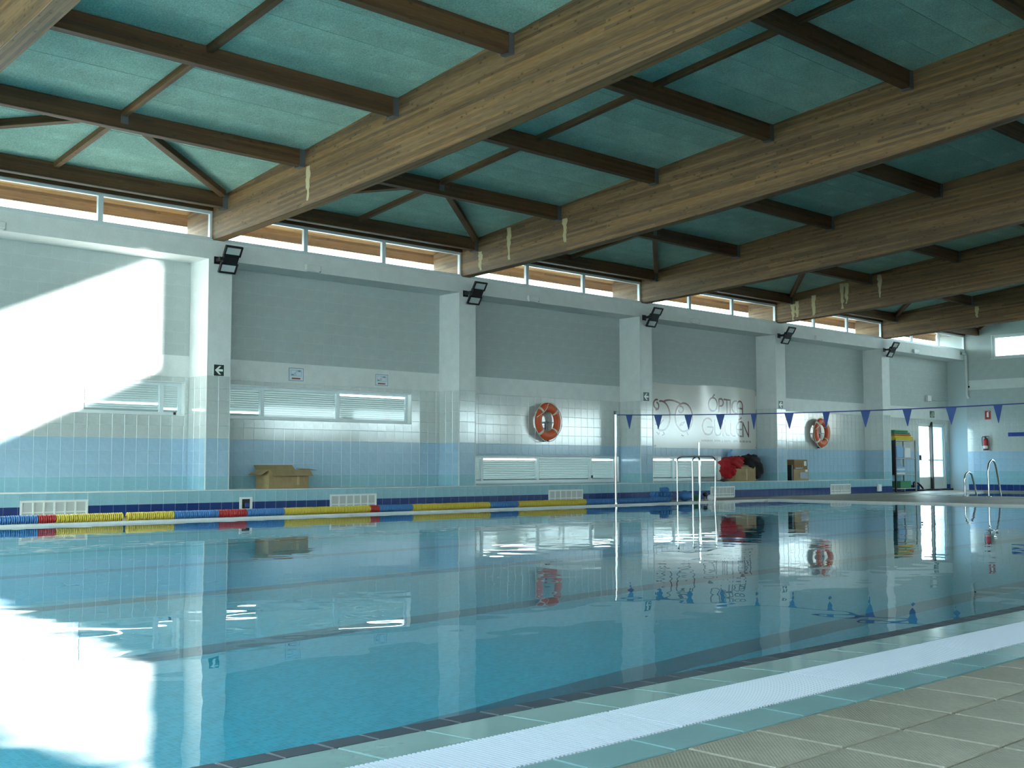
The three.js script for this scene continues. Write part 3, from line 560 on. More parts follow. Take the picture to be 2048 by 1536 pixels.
/* ---------- walls behind the camera: near wall with strip windows and a raked opening added to shape the sun patch, left glazed end ---------- */
{
  const rake = [[-22.0 + 0.2, 1.15], [-16.0, 0]];
  const w = struct('wall_front', 'near long wall behind the camera with strip windows and a raked opening added to shape the sun patch', 'wall');
  const s = new THREE.Shape(); s.moveTo(XL, -0.3); s.lineTo(XR, -0.3); s.lineTo(XR, roofY(ZN) + 0.1); s.lineTo(XL, roofY(ZN) + 0.1); s.closePath();
  const sx = x => x - 0.75 * (ZN - ZB), rise = 0.018 * (ZN - ZB);                // where the sun's patch on the back wall comes through this wall
  const para = [[-0.60, 4.14 + rise], [-0.60, 2.36 + rise], [-5.9, -0.22 + rise + 0.3], [-5.9, 1.70 + rise]].map(([x, y]) => [Math.max(sx(x), XL + 0.25), y]);
  para[2] = [XL + 0.25, 2.36 + rise + 0.487 * (XL + 0.25 - sx(-0.60))]; para[3] = [XL + 0.25, 4.14 + rise + 0.46 * (XL + 0.25 - sx(-0.60))];
  const hp = new THREE.Path(); para.forEach((p, k) => (k ? hp.lineTo(...p) : hp.moveTo(...p))); hp.closePath(); s.holes.push(hp);
  const strips = [[13.8, 17.4], [18.0, 21.6], [22.2, 25.8]];
  for (const [a, b] of strips) { const q = new THREE.Path(); q.moveTo(a, 2.05); q.lineTo(b, 2.05); q.lineTo(b, 3.1); q.lineTo(a, 3.1); q.closePath(); s.holes.push(q); }
  const lights = []; for (let k = 0; k < 3; k++) lights.push([-15.4 + k * 5.2, -15.4 + k * 5.2 + 4.9]);  // unseen milky panes added to brighten back wall, pool and ceiling
  for (const [a, b] of lights) { const q = new THREE.Path(); q.moveTo(a, 4.0); q.lineTo(b, 4.0); q.lineTo(b, 5.15); q.lineTo(a, 5.15); q.closePath(); s.holes.push(q); }
  lights.forEach(([a, b], k) => { const g = nextWindow(`added milky fill-light band ${['one', 'two', 'three', 'four', 'five', 'six', 'seven', 'eight'][k]} high in the near wall behind the camera`); add(g, 'frame', mergeGeometries([bmm(a, b, 4.0, 4.05, ZN + 0.1, ZN + 0.16), bmm(a, b, 5.1, 5.15, ZN + 0.1, ZN + 0.16), bmm(a, a + 0.05, 4.05, 5.1, ZN + 0.1, ZN + 0.16), bmm(b - 0.05, b, 4.05, 5.1, ZN + 0.1, ZN + 0.16)]), M.alu); add(g, 'pane', new THREE.PlaneGeometry(b - a, 1.15).translate((a + b) / 2, 4.575, ZN + 0.13), M.added_glazing); });
  add(w, 'masonry', metric(new THREE.ExtrudeGeometry(s, { depth: 0.3, bevelEnabled: false }).translate(0, 0, ZN)), M.white);
  strips.forEach(([a, b], k) => { const g = nextWindow(`strip window ${['one', 'two', 'three'][k]} in the near wall behind the camera`); add(g, 'frame', mergeGeometries([bmm(a, b, 2.05, 2.1, ZN + 0.1, ZN + 0.16), bmm(a, b, 3.05, 3.1, ZN + 0.1, ZN + 0.16), bmm(a, a + 0.05, 2.1, 3.05, ZN + 0.1, ZN + 0.16), bmm(b - 0.05, b, 2.1, 3.05, ZN + 0.1, ZN + 0.16), bmm((a + b) / 2 - 0.04, (a + b) / 2 + 0.04, 2.1, 3.05, ZN + 0.1, ZN + 0.16)]), M.alu); add(g, 'pane', new THREE.PlaneGeometry(b - a, 1.05).translate((a + b) / 2, 2.575, ZN + 0.13), M.glass); });
}
{
  const w = tag(group('wall_left', [XL, 0, 0], Math.PI / 2), 'left end wall with large glazing behind the camera', 'wall', null, 'structure');
  // local u = -world z
  const holes = []; for (let k = 0; k < 6; k++) holes.push([-(1.0 + k * 3.1 + 2.8), -(1.0 + k * 3.1), 0.25, 4.3]);
  add(w, 'wall_core', wallBoxes(-(ZN + 0.3), -ZO, -0.3, 4.6, -0.3, 0, holes), M.white);
  const gable = new THREE.Shape(); gable.moveTo(-ZO, 4.6); gable.lineTo(-ZO, roofY(ZO) + 0.1); gable.lineTo(-RIDGE, roofY(RIDGE) + 0.1); gable.lineTo(-ZN - 0.3, roofY(ZN) + 0.1); gable.lineTo(-ZN - 0.3, 4.6); gable.closePath();
  add(w, 'gable', new THREE.ExtrudeGeometry(gable, { depth: 0.3, bevelEnabled: false }).translate(0, 0, -0.3), M.white);
  holes.forEach((h, k) => { const g = nextWindow(`tall glazed panel ${['one', 'two', 'three', 'four', 'five', 'six'][k]} in the left end wall behind the camera`); const a = -h[1], b = -h[0]; const B = (p, q, c, d) => bmm(XL - 0.18, XL - 0.1, c, d, p, q); add(g, 'frame', mergeGeometries([B(a, b, 0.25, 0.31), B(a, b, 4.24, 4.3), B(a, a + 0.06, 0.31, 4.24), B(b - 0.06, b, 0.31, 4.24), B((a + b) / 2 - 0.03, (a + b) / 2 + 0.03, 0.31, 4.24)]), M.alu); add(g, 'pane', new THREE.PlaneGeometry(b - a, 4.05).rotateY(Math.PI / 2).translate(XL - 0.14, 2.275, (a + b) / 2), M.glass); });
}

/* ---------- printed signs ---------- */
function canvasTex(w, h, draw) {
  const c = document.createElement('canvas'); c.width = w; c.height = h; const g = c.getContext('2d'); draw(g, w, h);
  const t = new THREE.CanvasTexture(c); t.colorSpace = THREE.SRGBColorSpace; t.magFilter = THREE.LinearFilter; return t;
}
function plate(w, h, d, t, edge = M.plastic, rough = 0.4) {   // thin plate whose +z face carries the print
  const face = std({ map: t, roughness: rough }); const g = new THREE.BoxGeometry(w, h, d); return new THREE.Mesh(g, [edge, edge, edge, edge, face, edge]);
}
function topPlate(name, w, h, d, t, label, category, pos, ry = 0, grp, rough) {
  const m = plate(w, h, d, t, M.plastic, rough); m.name = numbered(name); m.position.set(...pos); m.rotation.y = ry; m.castShadow = m.receiveShadow = true; scene.add(m); return tag(m, label, category, grp);
}
const arrowTex = canvasTex(128, 128, (g) => {
  g.fillStyle = '#eef2ee'; g.fillRect(0, 0, 128, 128); g.fillStyle = '#0d2f26'; g.fillRect(4, 4, 120, 120);
  g.fillStyle = '#f0f4f0'; g.beginPath(); g.moveTo(16, 64); g.lineTo(66, 18); g.lineTo(92, 18); g.lineTo(58, 52); g.lineTo(112, 52); g.lineTo(112, 76); g.lineTo(58, 76); g.lineTo(92, 110); g.lineTo(66, 110); g.closePath(); g.fill();
});
topPlate('exit_arrow_sign', 0.19, 0.19, 0.006, arrowTex, 'dark green sign with a white left arrow on the first pillar', 'sign', [0.208, 2.305, 0.004], 0, 'exit arrow signs on the pillars');
topPlate('exit_arrow_sign', 0.21, 0.21, 0.006, arrowTex, 'dark green sign with a white left arrow on the third pillar', 'sign', [10.80, 2.31, 0.004], 0, 'exit arrow signs on the pillars');
topPlate('exit_arrow_sign', 0.21, 0.21, 0.006, arrowTex, 'dark green sign with a white left arrow on the fourth pillar', 'sign', [16.08, 2.32, 0.004], 0, 'exit arrow signs on the pillars');
topPlate('exit_sign', 0.30, 0.22, 0.006, canvasTex(128, 96, (g) => {
  g.fillStyle = '#dfe6df'; g.fillRect(0, 0, 128, 96); g.fillStyle = '#12392c'; g.fillRect(4, 4, 120, 56); g.fillRect(4, 66, 120, 26);
  g.fillStyle = '#dfe8e2'; g.fillRect(76, 12, 26, 46); g.beginPath(); g.arc(46, 18, 6, 0, 7); g.fill(); g.lineWidth = 7; g.strokeStyle = '#dfe8e2'; g.beginPath(); g.moveTo(46, 26); g.lineTo(40, 42); g.lineTo(24, 54); g.moveTo(40, 42); g.lineTo(52, 50); g.lineTo(50, 58); g.moveTo(44, 30); g.lineTo(62, 36); g.stroke(); g.fillRect(24, 74, 80, 9);
}), 'dark green emergency exit sign above the glazed door', 'sign', [25.28, 2.37, ZB + 0.012]);
const posterTex = canvasTex(256, 192, (g) => {
  g.fillStyle = '#7f98ad'; g.fillRect(0, 0, 256, 192); g.fillStyle = '#dfe8ee'; g.fillRect(9, 9, 238, 174);
  g.fillStyle = '#b9ccd9'; g.fillRect(28, 26, 200, 96); g.fillStyle = '#dbe5ea'; g.fillRect(40, 36, 80, 50); g.fillRect(132, 60, 84, 52);
  g.fillStyle = '#4d7182'; g.fillRect(46, 96, 34, 12); g.fillRect(160, 34, 40, 14); g.fillRect(96, 70, 14, 10);
  g.fillStyle = '#9b4338'; g.fillRect(50, 146, 150, 22);
});
topPlate('evacuation_plan', 0.30, 0.225, 0.01, posterTex, 'framed blue plan with a red strip, on the wall above the open cardboard box', 'poster', [2.04, 2.37, ZB + 0.009], 0, 'framed plans above the slatted window');
topPlate('evacuation_plan', 0.29, 0.21, 0.01, posterTex, 'framed blue plan with a red strip, at the right end above the slatted window', 'poster', [3.90, 2.365, ZB + 0.009], 0, 'framed plans above the slatted window');

/* ---------- advertising banner ---------- */
{
  const W = 4.08, H = 1.53, t = canvasTex(2040, 766, (g, w, h) => {
    g.fillStyle = '#e0dcd6'; g.fillRect(0, 0, w, h);
    g.strokeStyle = '#6e3b36'; g.lineCap = 'round'; g.lineJoin = 'round'; g.lineWidth = 21;
    const P = (x, y) => [(x - 60) / 1925 * w, (y - 70) / 1200 * h];          // pixel frame of a close-up of the sign
    const line = (pts) => { g.beginPath(); pts.forEach((p, i) => { const q = P(...p); i ? g.lineTo(...q) : g.moveTo(...q); }); g.stroke(); };
    const arc = (cx, cy, rx, ry, a, b, ccw) => { const q = P(cx, cy); g.beginPath(); g.ellipse(q[0], q[1], rx / 1925 * w, ry / 1200 * h, 0, a, b, ccw); g.stroke(); };
    // curled spectacle frames
    arc(205, 680, 150, 275, -1.75, 2.1); arc(130, 470, 58, 85, 1.6, 4.9); arc(122, 505, 38, 66, -1.4, 1.9);
    arc(600, 690, 155, 268, 0, 6.283); arc(545, 545, 45, 62, -1.9, 2.6);
    { const a = P(250, 410), b = P(370, 330), c = P(545, 440); g.beginPath(); g.moveTo(...a); g.quadraticCurveTo(b[0], b[1], c[0], c[1]); g.stroke(); }
    g.lineWidth = 14; line([[100, 835], [150, 870], [235, 760]]); line([[520, 850], [560, 800], [610, 775], [575, 830], [530, 850]]); line([[120, 990], [150, 1030], [165, 1000]]); line([[235, 985], [255, 1020], [215, 1040]]); line([[555, 1030], [590, 1040]]); line([[650, 985], [668, 1020]]);
    // lettering drawn as monoline strokes
    g.lineWidth = 20;
    arc(1132, 425, 82, 128, 0, 6.283); line([[1125, 285], [1160, 240]]);
    line([[1245, 560], [1250, 320], [1290, 310]]); arc(1290, 378, 45, 68, -1.57, 1.57); line([[1290, 446], [1250, 448]]);
    line([[1350, 318], [1465, 325]]); line([[1408, 325], [1408, 570]]); line([[1475, 325], [1472, 570]]);
    arc(1585, 448, 78, 118, 1.5, 4.9); 
    line([[1612, 580], [1612, 420]]); arc(1665, 420, 53, 90, 3.14, 6.283); line([[1718, 420], [1720, 585]]); line([[1612, 470], [1718, 475]]);
    arc(1035, 850, 100, 158, -0.75, -6.1, true); line([[1030, 858], [1135, 862]]);
    line([[1165, 720], [1165, 930]]); arc(1225, 930, 60, 85, 0, 3.14); line([[1285, 930], [1285, 720]]);
    line([[1320, 760], [1320, 1020]]);
    line([[1365, 720], [1365, 930]]); arc(1430, 930, 65, 80, 1.7, 3.14); line([[1420, 1008], [1450, 1012]]);
    line([[1475, 720], [1475, 930]]); arc(1540, 930, 65, 88, 1.7, 3.14); line([[1530, 1015], [1562, 1018]]);
    arc(1675, 875, 85, 145, 1.4, 4.5); line([[1605, 885], [1690, 885]]); line([[1660, 735], [1700, 735]]); line([[1640, 695], [1690, 655]]);
    line([[1720, 1025], [1720, 745], [1835, 1022], [1835, 725]]);
    // small illegible address line
    g.lineWidth = 6; g.strokeStyle = '#7d6a5c'; let x = 915;
    for (const [n, gapAfter] of [[9, 26], [5, 22], [1, 18], [6, 40], [4, 30], [2, 14], [2, 14], [2, 14], [2, 0]]) { for (let k = 0; k < n; k++) { const y0 = 1098 + hash(k, n) * 8, y1 = y0 + 34; line([[x, y1], [x + 6, y0], [x + 13, (y0 + y1) / 2], [x + 16, y1]]); x += 24; } x += gapAfter; }
  });
  const b = thing('banner', 'white advertising banner with brown lettering and curled spectacles', 'banner', [11.72 + W / 2, 1.19 + H / 2, ZB + 0.03]);
  const mk = (z0) => { const g = new THREE.PlaneGeometry(W, H, 60, 24), p = g.attributes.position; for (let i = 0; i < p.count; i++) { const x = p.getX(i), y = p.getY(i), e = Math.pow(Math.max(0, (y + H / 2) / H), 3); p.setZ(i, z0 + 0.010 * Math.sin(x * 1.9 + 1) * (0.4 + e) + 0.010 * e * Math.sin(x * 5.1 + y * 2)); p.setY(i, y + 0.025 * e * Math.sin(x * 1.55 + 0.4)); } g.computeVertexNormals(); return g; };
  add(b, 'sheet', mk(0.001), phy({ map: t, roughness: 0.14, ior: 1.6, side: THREE.DoubleSide })); add(b, 'sheet_back', mk(-0.001), M.paper);
  for (const [x, y] of [[-W / 2 + 0.04, H / 2 - 0.03], [W / 2 - 0.04, H / 2 - 0.03], [W / 2 - 0.04, -H / 2 + 0.04], [-W / 2 + 0.04, -H / 2 + 0.04]]) add(b, 'eyelet', new THREE.TorusGeometry(0.016, 0.005, 6, 14), M.chrome, [x, y, 0.022]);
  add(b, 'tie_cord', tube([[W / 2 - 0.03, H / 2 - 0.03, 0.02], [W / 2 + 0.02, H / 2 - 0.3, 0.03], [W / 2 + 0.01, H / 2 - 0.55, 0.02]], 0.005, 12, 5), M.ropeWhite);
}

/* ---------- twin floodlights on the pillars ---------- */
{
  const ring = (y0, y1) => { const s = new THREE.Shape(), w = 0.15; const rect = (p, a, b, c, d) => { p.moveTo(a, c); p.lineTo(b, c); p.lineTo(b, d); p.lineTo(a, d); p.closePath(); }; rect(s, -w, w, y0, y1); const h = new THREE.Path(); rect(h, -w + 0.022, w - 0.022, y0 + 0.022, y1 - 0.022); s.holes.push(h); return metric(new THREE.ExtrudeGeometry(s, { depth: 0.035, bevelEnabled: true, bevelThickness: 0.004, bevelSize: 0.004, bevelSegments: 1 }).translate(0, 0, -0.017)); };
  const up = ring(0.065, 0.235), lo = ring(-0.235, -0.065), lens = metric(new THREE.BoxGeometry(0.26, 0.13, 0.012));
  [0, 1, 2, 3, 4].forEach(i => {
    const f = thing('floodlight', `black twin-panel floodlight at the top of the ${ordinal[i]} pillar`, 'floodlight', [i * BAY + 0.27, 4.085, 0.21], 0, 'twin floodlights on the pillars');
    const q = (n, g, m, p = [0, 0, 0]) => { const o = add(f, n, g, m); o.rotation.x = 0.56; o.position.set(p[0], p[1] * Math.cos(0.56) - p[2] * Math.sin(0.56), p[1] * Math.sin(0.56) + p[2] * Math.cos(0.56)); return o; };
    q('upper_frame', up, M.black); q('lower_frame', lo, M.black); q('driver_housing', cbox(0.27, 0.125, 0.07, 0.008), M.black, [0, 0, -0.015]);
    add(f.children[0], 'lens', lens, M.lamp, [0, 0.15, 0]); add(f.children[1], 'lens', lens, M.lamp, [0, -0.15, 0]);
    for (const k of [-2, -1, 0, 1, 2]) add(f.children[2], 'cooling_fin', bx(0.012, 0.11, 0.03), M.black, [k * 0.05, 0, -0.048]);
    add(f, 'mounting_arm', mergeGeometries([bx(0.05, 0.05, 0.20, -0.13, -0.0, -0.10), bx(0.12, 0.12, 0.015, -0.12, 0, -0.202)]), M.black);
    add(f, 'pivot_knob', metric(cyl(0.028, 0.028, 0.07, 12).rotateZ(Math.PI / 2)), M.black, [-0.165, 0.0, 0]);
  });
}
/* emergency lights on the lintel */
for (let i = -1; i <= 4; i++) {
  const e = thing('emergency_light', `small white emergency light box on the lintel, ${['over the sunlit leftmost bay', 'over the open cardboard box bay', 'over the first life ring bay', 'over the banner bay', 'over the second life ring bay', 'over the door bay'][i + 1]}`, 'emergency light', [i * BAY + 1.95, 4.17, 0.035], 0, 'emergency lights on the lintel');
  add(e, 'housing', cbox(0.29, 0.095, 0.068, 0.008), M.plastic); add(e, 'diffuser', cbox(0.24, 0.03, 0.05, 0.004), M.paper, [0, -0.055, 0]); add(e, 'end_clip', bx(0.012, 0.10, 0.04), M.shelf, [0.152, -0.01, 0]);
}
/* ---------- air grilles and wall boxes in the plinth ---------- */
[[-2.87, -1.89, 'leftmost, behind the lane rope'], [2.375, 3.358, 'below the bay of the open cardboard box'], [7.705, 8.713, 'below the first life ring'], [13.1, 14.05, 'behind the pool ladder'], [18.33, 19.35, 'below the second life ring']].forEach(([a, b, where]) => {
  const g = thing('air_grille', `white air grille set in the plinth, ${where}`, 'grille', [(a + b) / 2, 0.148, 0], 0, 'air grilles along the plinth'), W = b - a, H = 0.255, n = 6, f = 0.03;
  add(g, 'frame', mergeGeometries([bx(W, f, 0.02, 0, H / 2 - f / 2, 0.006), bx(W, f, 0.02, 0, -H / 2 + f / 2, 0.006), bx(f, H - 2 * f, 0.02, -W / 2 + f / 2, 0, 0.006), bx(f, H - 2 * f, 0.02, W / 2 - f / 2, 0, 0.006)]), M.plastic);
  const cw = (W - 2 * f) / n; for (let k = 1; k < n; k++) add(g, 'bar', bx(0.022, H - 2 * f, 0.018, -W / 2 + f + k * cw, 0, 0.004), M.plastic);
  add(g, 'cross_bar', bx(W - 2 * f, 0.018, 0.016, 0, -0.045, 0.003), M.plastic);
  const slits = []; for (let r = 0; r < 12; r++) slits.push(bx(cw - 0.03, 0.007, 0.004, 0, -0.088 + r * 0.016, 0)); const mesh = mergeGeometries(slits);
  for (let k = 0; k < n; k++) add(g, 'mesh_panel', mesh, M.paper, [-W / 2 + f + (k + 0.5) * cw, 0, -0.002]);
  add(g, 'backing', bx(W - 0.02, H - 0.02, 0.004, 0, 0, -0.0015), M.grilleBack);
});
{
  const s = thing('wall_socket_box', 'small white framed recess with a dark inside, right of the first pillar foot', 'wall box', [0.733, 0.152, 0]);
  add(s, 'frame', mergeGeometries([bx(0.225, 0.03, 0.03, 0, 0.0925, 0.008), bx(0.225, 0.03, 0.03, 0, -0.0925, 0.008), bx(0.035, 0.155, 0.03, -0.095, 0, 0.008), bx(0.035, 0.155, 0.03, 0.095, 0, 0.008)]), M.plastic);
  add(s, 'dark_back', bx(0.16, 0.155, 0.004, 0, 0, -0.0005), M.black); add(s, 'valve', cbox(0.07, 0.06, 0.02, 0.005), M.hooks, [0.02, -0.02, 0.011]);
  const w = thing('junction_box', 'small white wall box at the foot of the fifth pillar', 'wall box', [20.85, 0.145, 0.025]);
  add(w, 'body', cbox(0.20, 0.20, 0.05, 0.008), M.plastic); add(w, 'lid', cbox(0.15, 0.15, 0.015, 0.004), M.paper, [0, 0, 0.03]);
}
/* ---------- cardboard boxes on the ledge ---------- */
{
  const b = thing('cardboard_box', 'open cardboard box with spread flaps on the ledge', 'box', [1.57, Y.ledge + 0.002, -0.235], 0.05), w = 0.80, h = 0.31, d = 0.38, t = 0.006;
  add(b, 'front_wall', cbox(w, h, t, 0.001), M.card, [0, h / 2, d / 2]); add(b, 'back_wall', cbox(w, h, t, 0.001), M.card, [0, h / 2, -d / 2]);
  for (const s of [-1, 1]) add(b, 'side_wall', cbox(t, h, d, 0.001), M.card, [s * w / 2, h / 2, 0]);
  add(b, 'base', cbox(w, t, d, 0.001), M.card, [0, t / 2 + 0.001, 0]);
  const flap = (pos, sx, sz, rx, rz) => add(b, 'flap', cbox(sx, t, sz, 0.001), M.card, pos, [rx, 0, rz]);
  flap([-w / 2 - 0.085, h - 0.035, 0.02], 0.19, d * 0.98, 0, 0.45); flap([w / 2 + 0.09, h + 0.01, 0], 0.19, d * 0.98, 0, -0.12);
  flap([0, h + 0.04, -d / 2 - 0.045], w * 0.98, 0.13, 0.75, 0); flap([0.02, h - 0.045, d / 2 + 0.06], w * 0.98, 0.15, 0.75, 0);
  add(b, 'tape_strip', bx(0.05, 0.22, 0.002), M.tape, [0.18, 0.17, d / 2 + 0.005]);
}
const lump = (rx, ry, rz, k, amp = 0.16, seed0 = 1) => { const g = new THREE.SphereGeometry(1, 34, 24), p = g.attributes.position; for (let i = 0; i < p.count; i++) { const x = p.getX(i), y = p.getY(i), z = p.getZ(i); const n = 1 + amp * (Math.sin(x * k + seed0) * Math.sin(y * k * 1.2 + seed0 * 2) + 0.6 * Math.sin(z * k * 1.7 + x * 3 + seed0) + 0.4 * Math.sin((x - y + z) * k * 2.3)); p.setXYZ(i, x * rx * n, y * ry * n, z * rz * n); } g.computeVertexNormals(); return g; };
{
  const b = thing('cardboard_box', 'cardboard box heaped with clothes on the ledge under the banner', 'box', [14.62, Y.ledge, -0.28], -0.05), w = 0.80, h = 0.36, d = 0.42, t = 0.006;
  add(b, 'front_wall', cbox(w, h, t, 0.001), M.card, [0, h / 2, d / 2]); add(b, 'back_wall', cbox(w, h, t, 0.001), M.card, [0, h / 2, -d / 2]);
  for (const s of [-1, 1]) add(b, 'side_wall', cbox(t, h, d, 0.001), M.card, [s * w / 2, h / 2, 0]);
  add(b, 'base', cbox(w, t, d, 0.001), M.card, [0, t / 2 + 0.001, 0]); add(b, 'flap', cbox(0.42, t, 0.2, 0.001), M.card, [0.05, h + 0.03, d / 2 - 0.04], [0.9, 0, 0.1]); add(b, 'tape_strip', bx(0.05, 0.3, 0.002), M.tape, [0.05, 0.18, d / 2 + 0.005]);
  const r = top('jacket', mergeGeometries([lump(0.34, 0.17, 0.26, 5, 0.12, 2).translate(-0.32, 0.44, 0.03), lump(0.15, 0.20, 0.2, 6, 0.12, 4).translate(-0.58, 0.27, 0.1), lump(0.14, 0.09, 0.16, 5, 0.1, 6).translate(0.02, 0.53, -0.02)]), M.redCloth, 'red jacket hanging over the left side of the clothes box', 'clothes', [14.62, Y.ledge, -0.28]);
  const k = top('jacket', mergeGeometries([lump(0.36, 0.18, 0.25, 5, 0.12, 3).translate(0.34, 0.48, 0.06), lump(0.20, 0.23, 0.20, 5, 0.08, 5).translate(0.56, 0.30, 0.10), lump(0.12, 0.10, 0.12, 6, 0.1, 8).translate(0.62, 0.16, 0.10)]), M.blackCloth, 'black jacket hanging over the right side of the clothes box', 'clothes', [14.62, Y.ledge, -0.28]);
  top('shoe', lump(0.13, 0.035, 0.05, 3, 0.08, 2), M.black, 'flat dark shoe lying left of the clothes box', 'shoe', [13.80, Y.ledge + 0.036, -0.12]);
  top('plastic_bag', lump(0.14, 0.15, 0.05, 4, 0.1, 3), M.bin, 'pale blue bag propped behind the clothes box', 'bag', [14.62, 1.02, -0.50]);
}
{
  const lo = thing('cardboard_box', 'lower brown box with dark print, right of the fourth pillar', 'box', [17.12, Y.ledge, -0.28]); const cl = add(lo, 'carton', cbox(0.70, 0.29, 0.36, 0.006), M.card, [0, 0.145, 0]); add(cl, 'printed_panel', bx(0.36, 0.17, 0.003), M.steel, [0.12, -0.015, 0.182]); add(cl, 'label_sticker', bx(0.12, 0.05, 0.003), M.paper, [0.24, 0.105, 0.182]);
  const hi = thing('cardboard_box', 'upper brown box with a white sticker, right of the fourth pillar', 'box', [17.14, Y.ledge + 0.29, -0.29]); const ch = add(hi, 'carton', cbox(0.62, 0.25, 0.34, 0.006), M.cardDark, [0, 0.125, 0]); add(ch, 'label_sticker', bx(0.11, 0.12, 0.003), M.paper, [0.20, 0.025, 0.172]); add(ch, 'tape_strip', bx(0.34, 0.03, 0.003), M.steel, [-0.08, -0.095, 0.172]);
  top('black_board', cbox(0.07, 0.40, 0.34, 0.004), M.black, 'black board standing against the left side of the stacked boxes', 'board', [16.72, Y.ledge + 0.201, -0.28]);
}
/* ---------- life rings ---------- */
function lifeRing(x, y, label) {
  const r = thing('life_ring', label, 'life ring', [x, y, ZB + 0.13], 0, 'life rings on the back wall');
  const body = new THREE.TorusGeometry(0.285, 0.088, 18, 48); body.scale(1, 1.06, 0.72); add(r, 'ring', body, M.orange);
  for (const a of [0.75, 2.35, 3.9, 5.5]) { const g = new THREE.TorusGeometry(0.285, 0.0925, 14, 6, 0.15); g.rotateZ(a - 0.075); g.scale(1, 1.06, 0.74); add(r, 'band', g, M.ropeWhite); }
  const pts = []; for (let k = 0; k < 24; k++) { const a = k / 24 * Math.PI * 2, q = 0.383 + 0.02 * Math.abs(Math.sin(2 * (a - 0.75))); pts.push([q * Math.cos(a), 1.06 * q * Math.sin(a), 0.02]); }
  add(r, 'grab_line', tube(pts, 0.008, 96, 6, true), M.ropeWhite);
  add(r, 'line_end', tube([[-0.36, 0.08, 0.04], [-0.15, 0.22, 0.075], [-0.02, 0.38, 0.05]], 0.008, 16, 6), M.ropeWhite);
  add(r, 'bracket', mergeGeometries([bx(0.36, 0.022, 0.03, 0, -0.02, -0.02), bx(0.022, 0.14, 0.03, -0.05, -0.10, -0.02), bx(0.04, 0.04, 0.11, 0, -0.02, -0.06)]), M.steel);
  add(r, 'hook', mergeGeometries([bx(0.03, 0.05, 0.09, -0.02, -0.40, -0.065), bx(0.03, 0.05, 0.09, 0.05, -0.40, -0.065)]), M.steel);
}
lifeRing(8.16, 1.70, 'orange life ring with white bands above the low slatted window');
lifeRing(18.72, 1.67, 'orange life ring with white bands partly behind a blue flag');

/* ---------- lane rope along the far rim ---------- */
const floatGeo = (() => { const pr = [[0.006, -0.026], [0.045, -0.026], [0.058, -0.020], [0.060, -0.012], [0.050, -0.006], [0.050, 0.006], [0.060, 0.012], [0.058, 0.020], [0.045, 0.026], [0.006, 0.026]].map(p => new THREE.Vector2(...p)); return new THREE.LatheGeometry(pr, 14).rotateZ(Math.PI / 2); })();
{
  const r = thing('lane_rope', 'lane rope of red, yellow and blue floats lying along the far pool rim', 'lane rope', [0, 0, 0]);
  const seg = [[-5.6, 'b'], [-3.09, 'r'], [-2.85, 'y'], [-1.17, 'b'], [-0.48, 'r'], [-0.02, 'b'], [0.67, 'y'], [2.26, 'r'], [2.49, 'b'], [3.14, 'y'], [4.91, 'b'], [5.62, 'y'], [7.46, 'b']];
  const zAt = x => 1.295 + 0.006 * Math.sin(x * 1.7) + 0.008 * Math.sin(x * 0.6 + 1);
  const cable = []; for (let x = -5.7; x < 10.1; x += 0.5) cable.push([x, 0.062, zAt(x)]);
  add(r, 'cable', tube(cable, 0.006, 120, 6), M.steel);
  for (let x = -5.6; x < 9.95; x += 0.0585) {
    let k = 'b'; for (const [a, c] of seg) if (x >= a - 0.02) k = c; if (Math.abs(x + 1.93) < 0.03) continue;
    add(r, 'float', floatGeo, k === 'b' ? M.floatBlue : k === 'r' ? M.floatRed : M.floatYellow, [x, 0.062 + 0.004 * hash(Math.round(x * 50), 3), zAt(x)], [rnd() * 3, 0, 0]);
  }
  const c = thing('lane_rope', 'coiled blue lane rope heaped beside the pool ladder', 'lane rope', [10.25, 0, 0.85]);
  for (let k = 0; k < 46; k++) { const a = k * 0.33, R = 0.20 - (k > 30 ? 0.07 : 0), y = 0.062 + Math.floor(k / 19) * 0.095; add(c, 'float', floatGeo, M.floatBlue, [R * Math.cos(a) * 1.1, y, R * Math.sin(a) * 0.8], [0, -a + Math.PI / 2, 0]); }
}
/* small gear on the far deck */
top('float_bag', lump(0.20, 0.11, 0.14, 3, 0.06, 2), M.floatBlue, 'dark blue float bag on the deck behind the pool ladder', 'bag', [10.95, 0.115, 0.95]);
top('pull_buoy', lump(0.09, 0.07, 0.09, 2, 0.05, 5), M.greenFoam, 'small green float on the deck behind the pool ladder', 'float', [11.35, 0.072, 0.92]);
{ const h = thing('hand_net', 'small dark skimmer head lying in front of the air grille', 'net', [11.78, 0.0, 0.86]); add(h, 'head', lump(0.07, 0.05, 0.05, 2, 0.05, 3), M.black, [0, 0.13, 0]); add(h, 'stem', metric(cyl(0.012, 0.012, 0.12, 8)), M.shelf, [0, 0.06, 0]); }
top('ball', new THREE.SphereGeometry(0.075, 24, 16), M.paper, 'white ball at the rim of the pool by the ladder', 'ball', [11.35, 0.072, 1.33]);

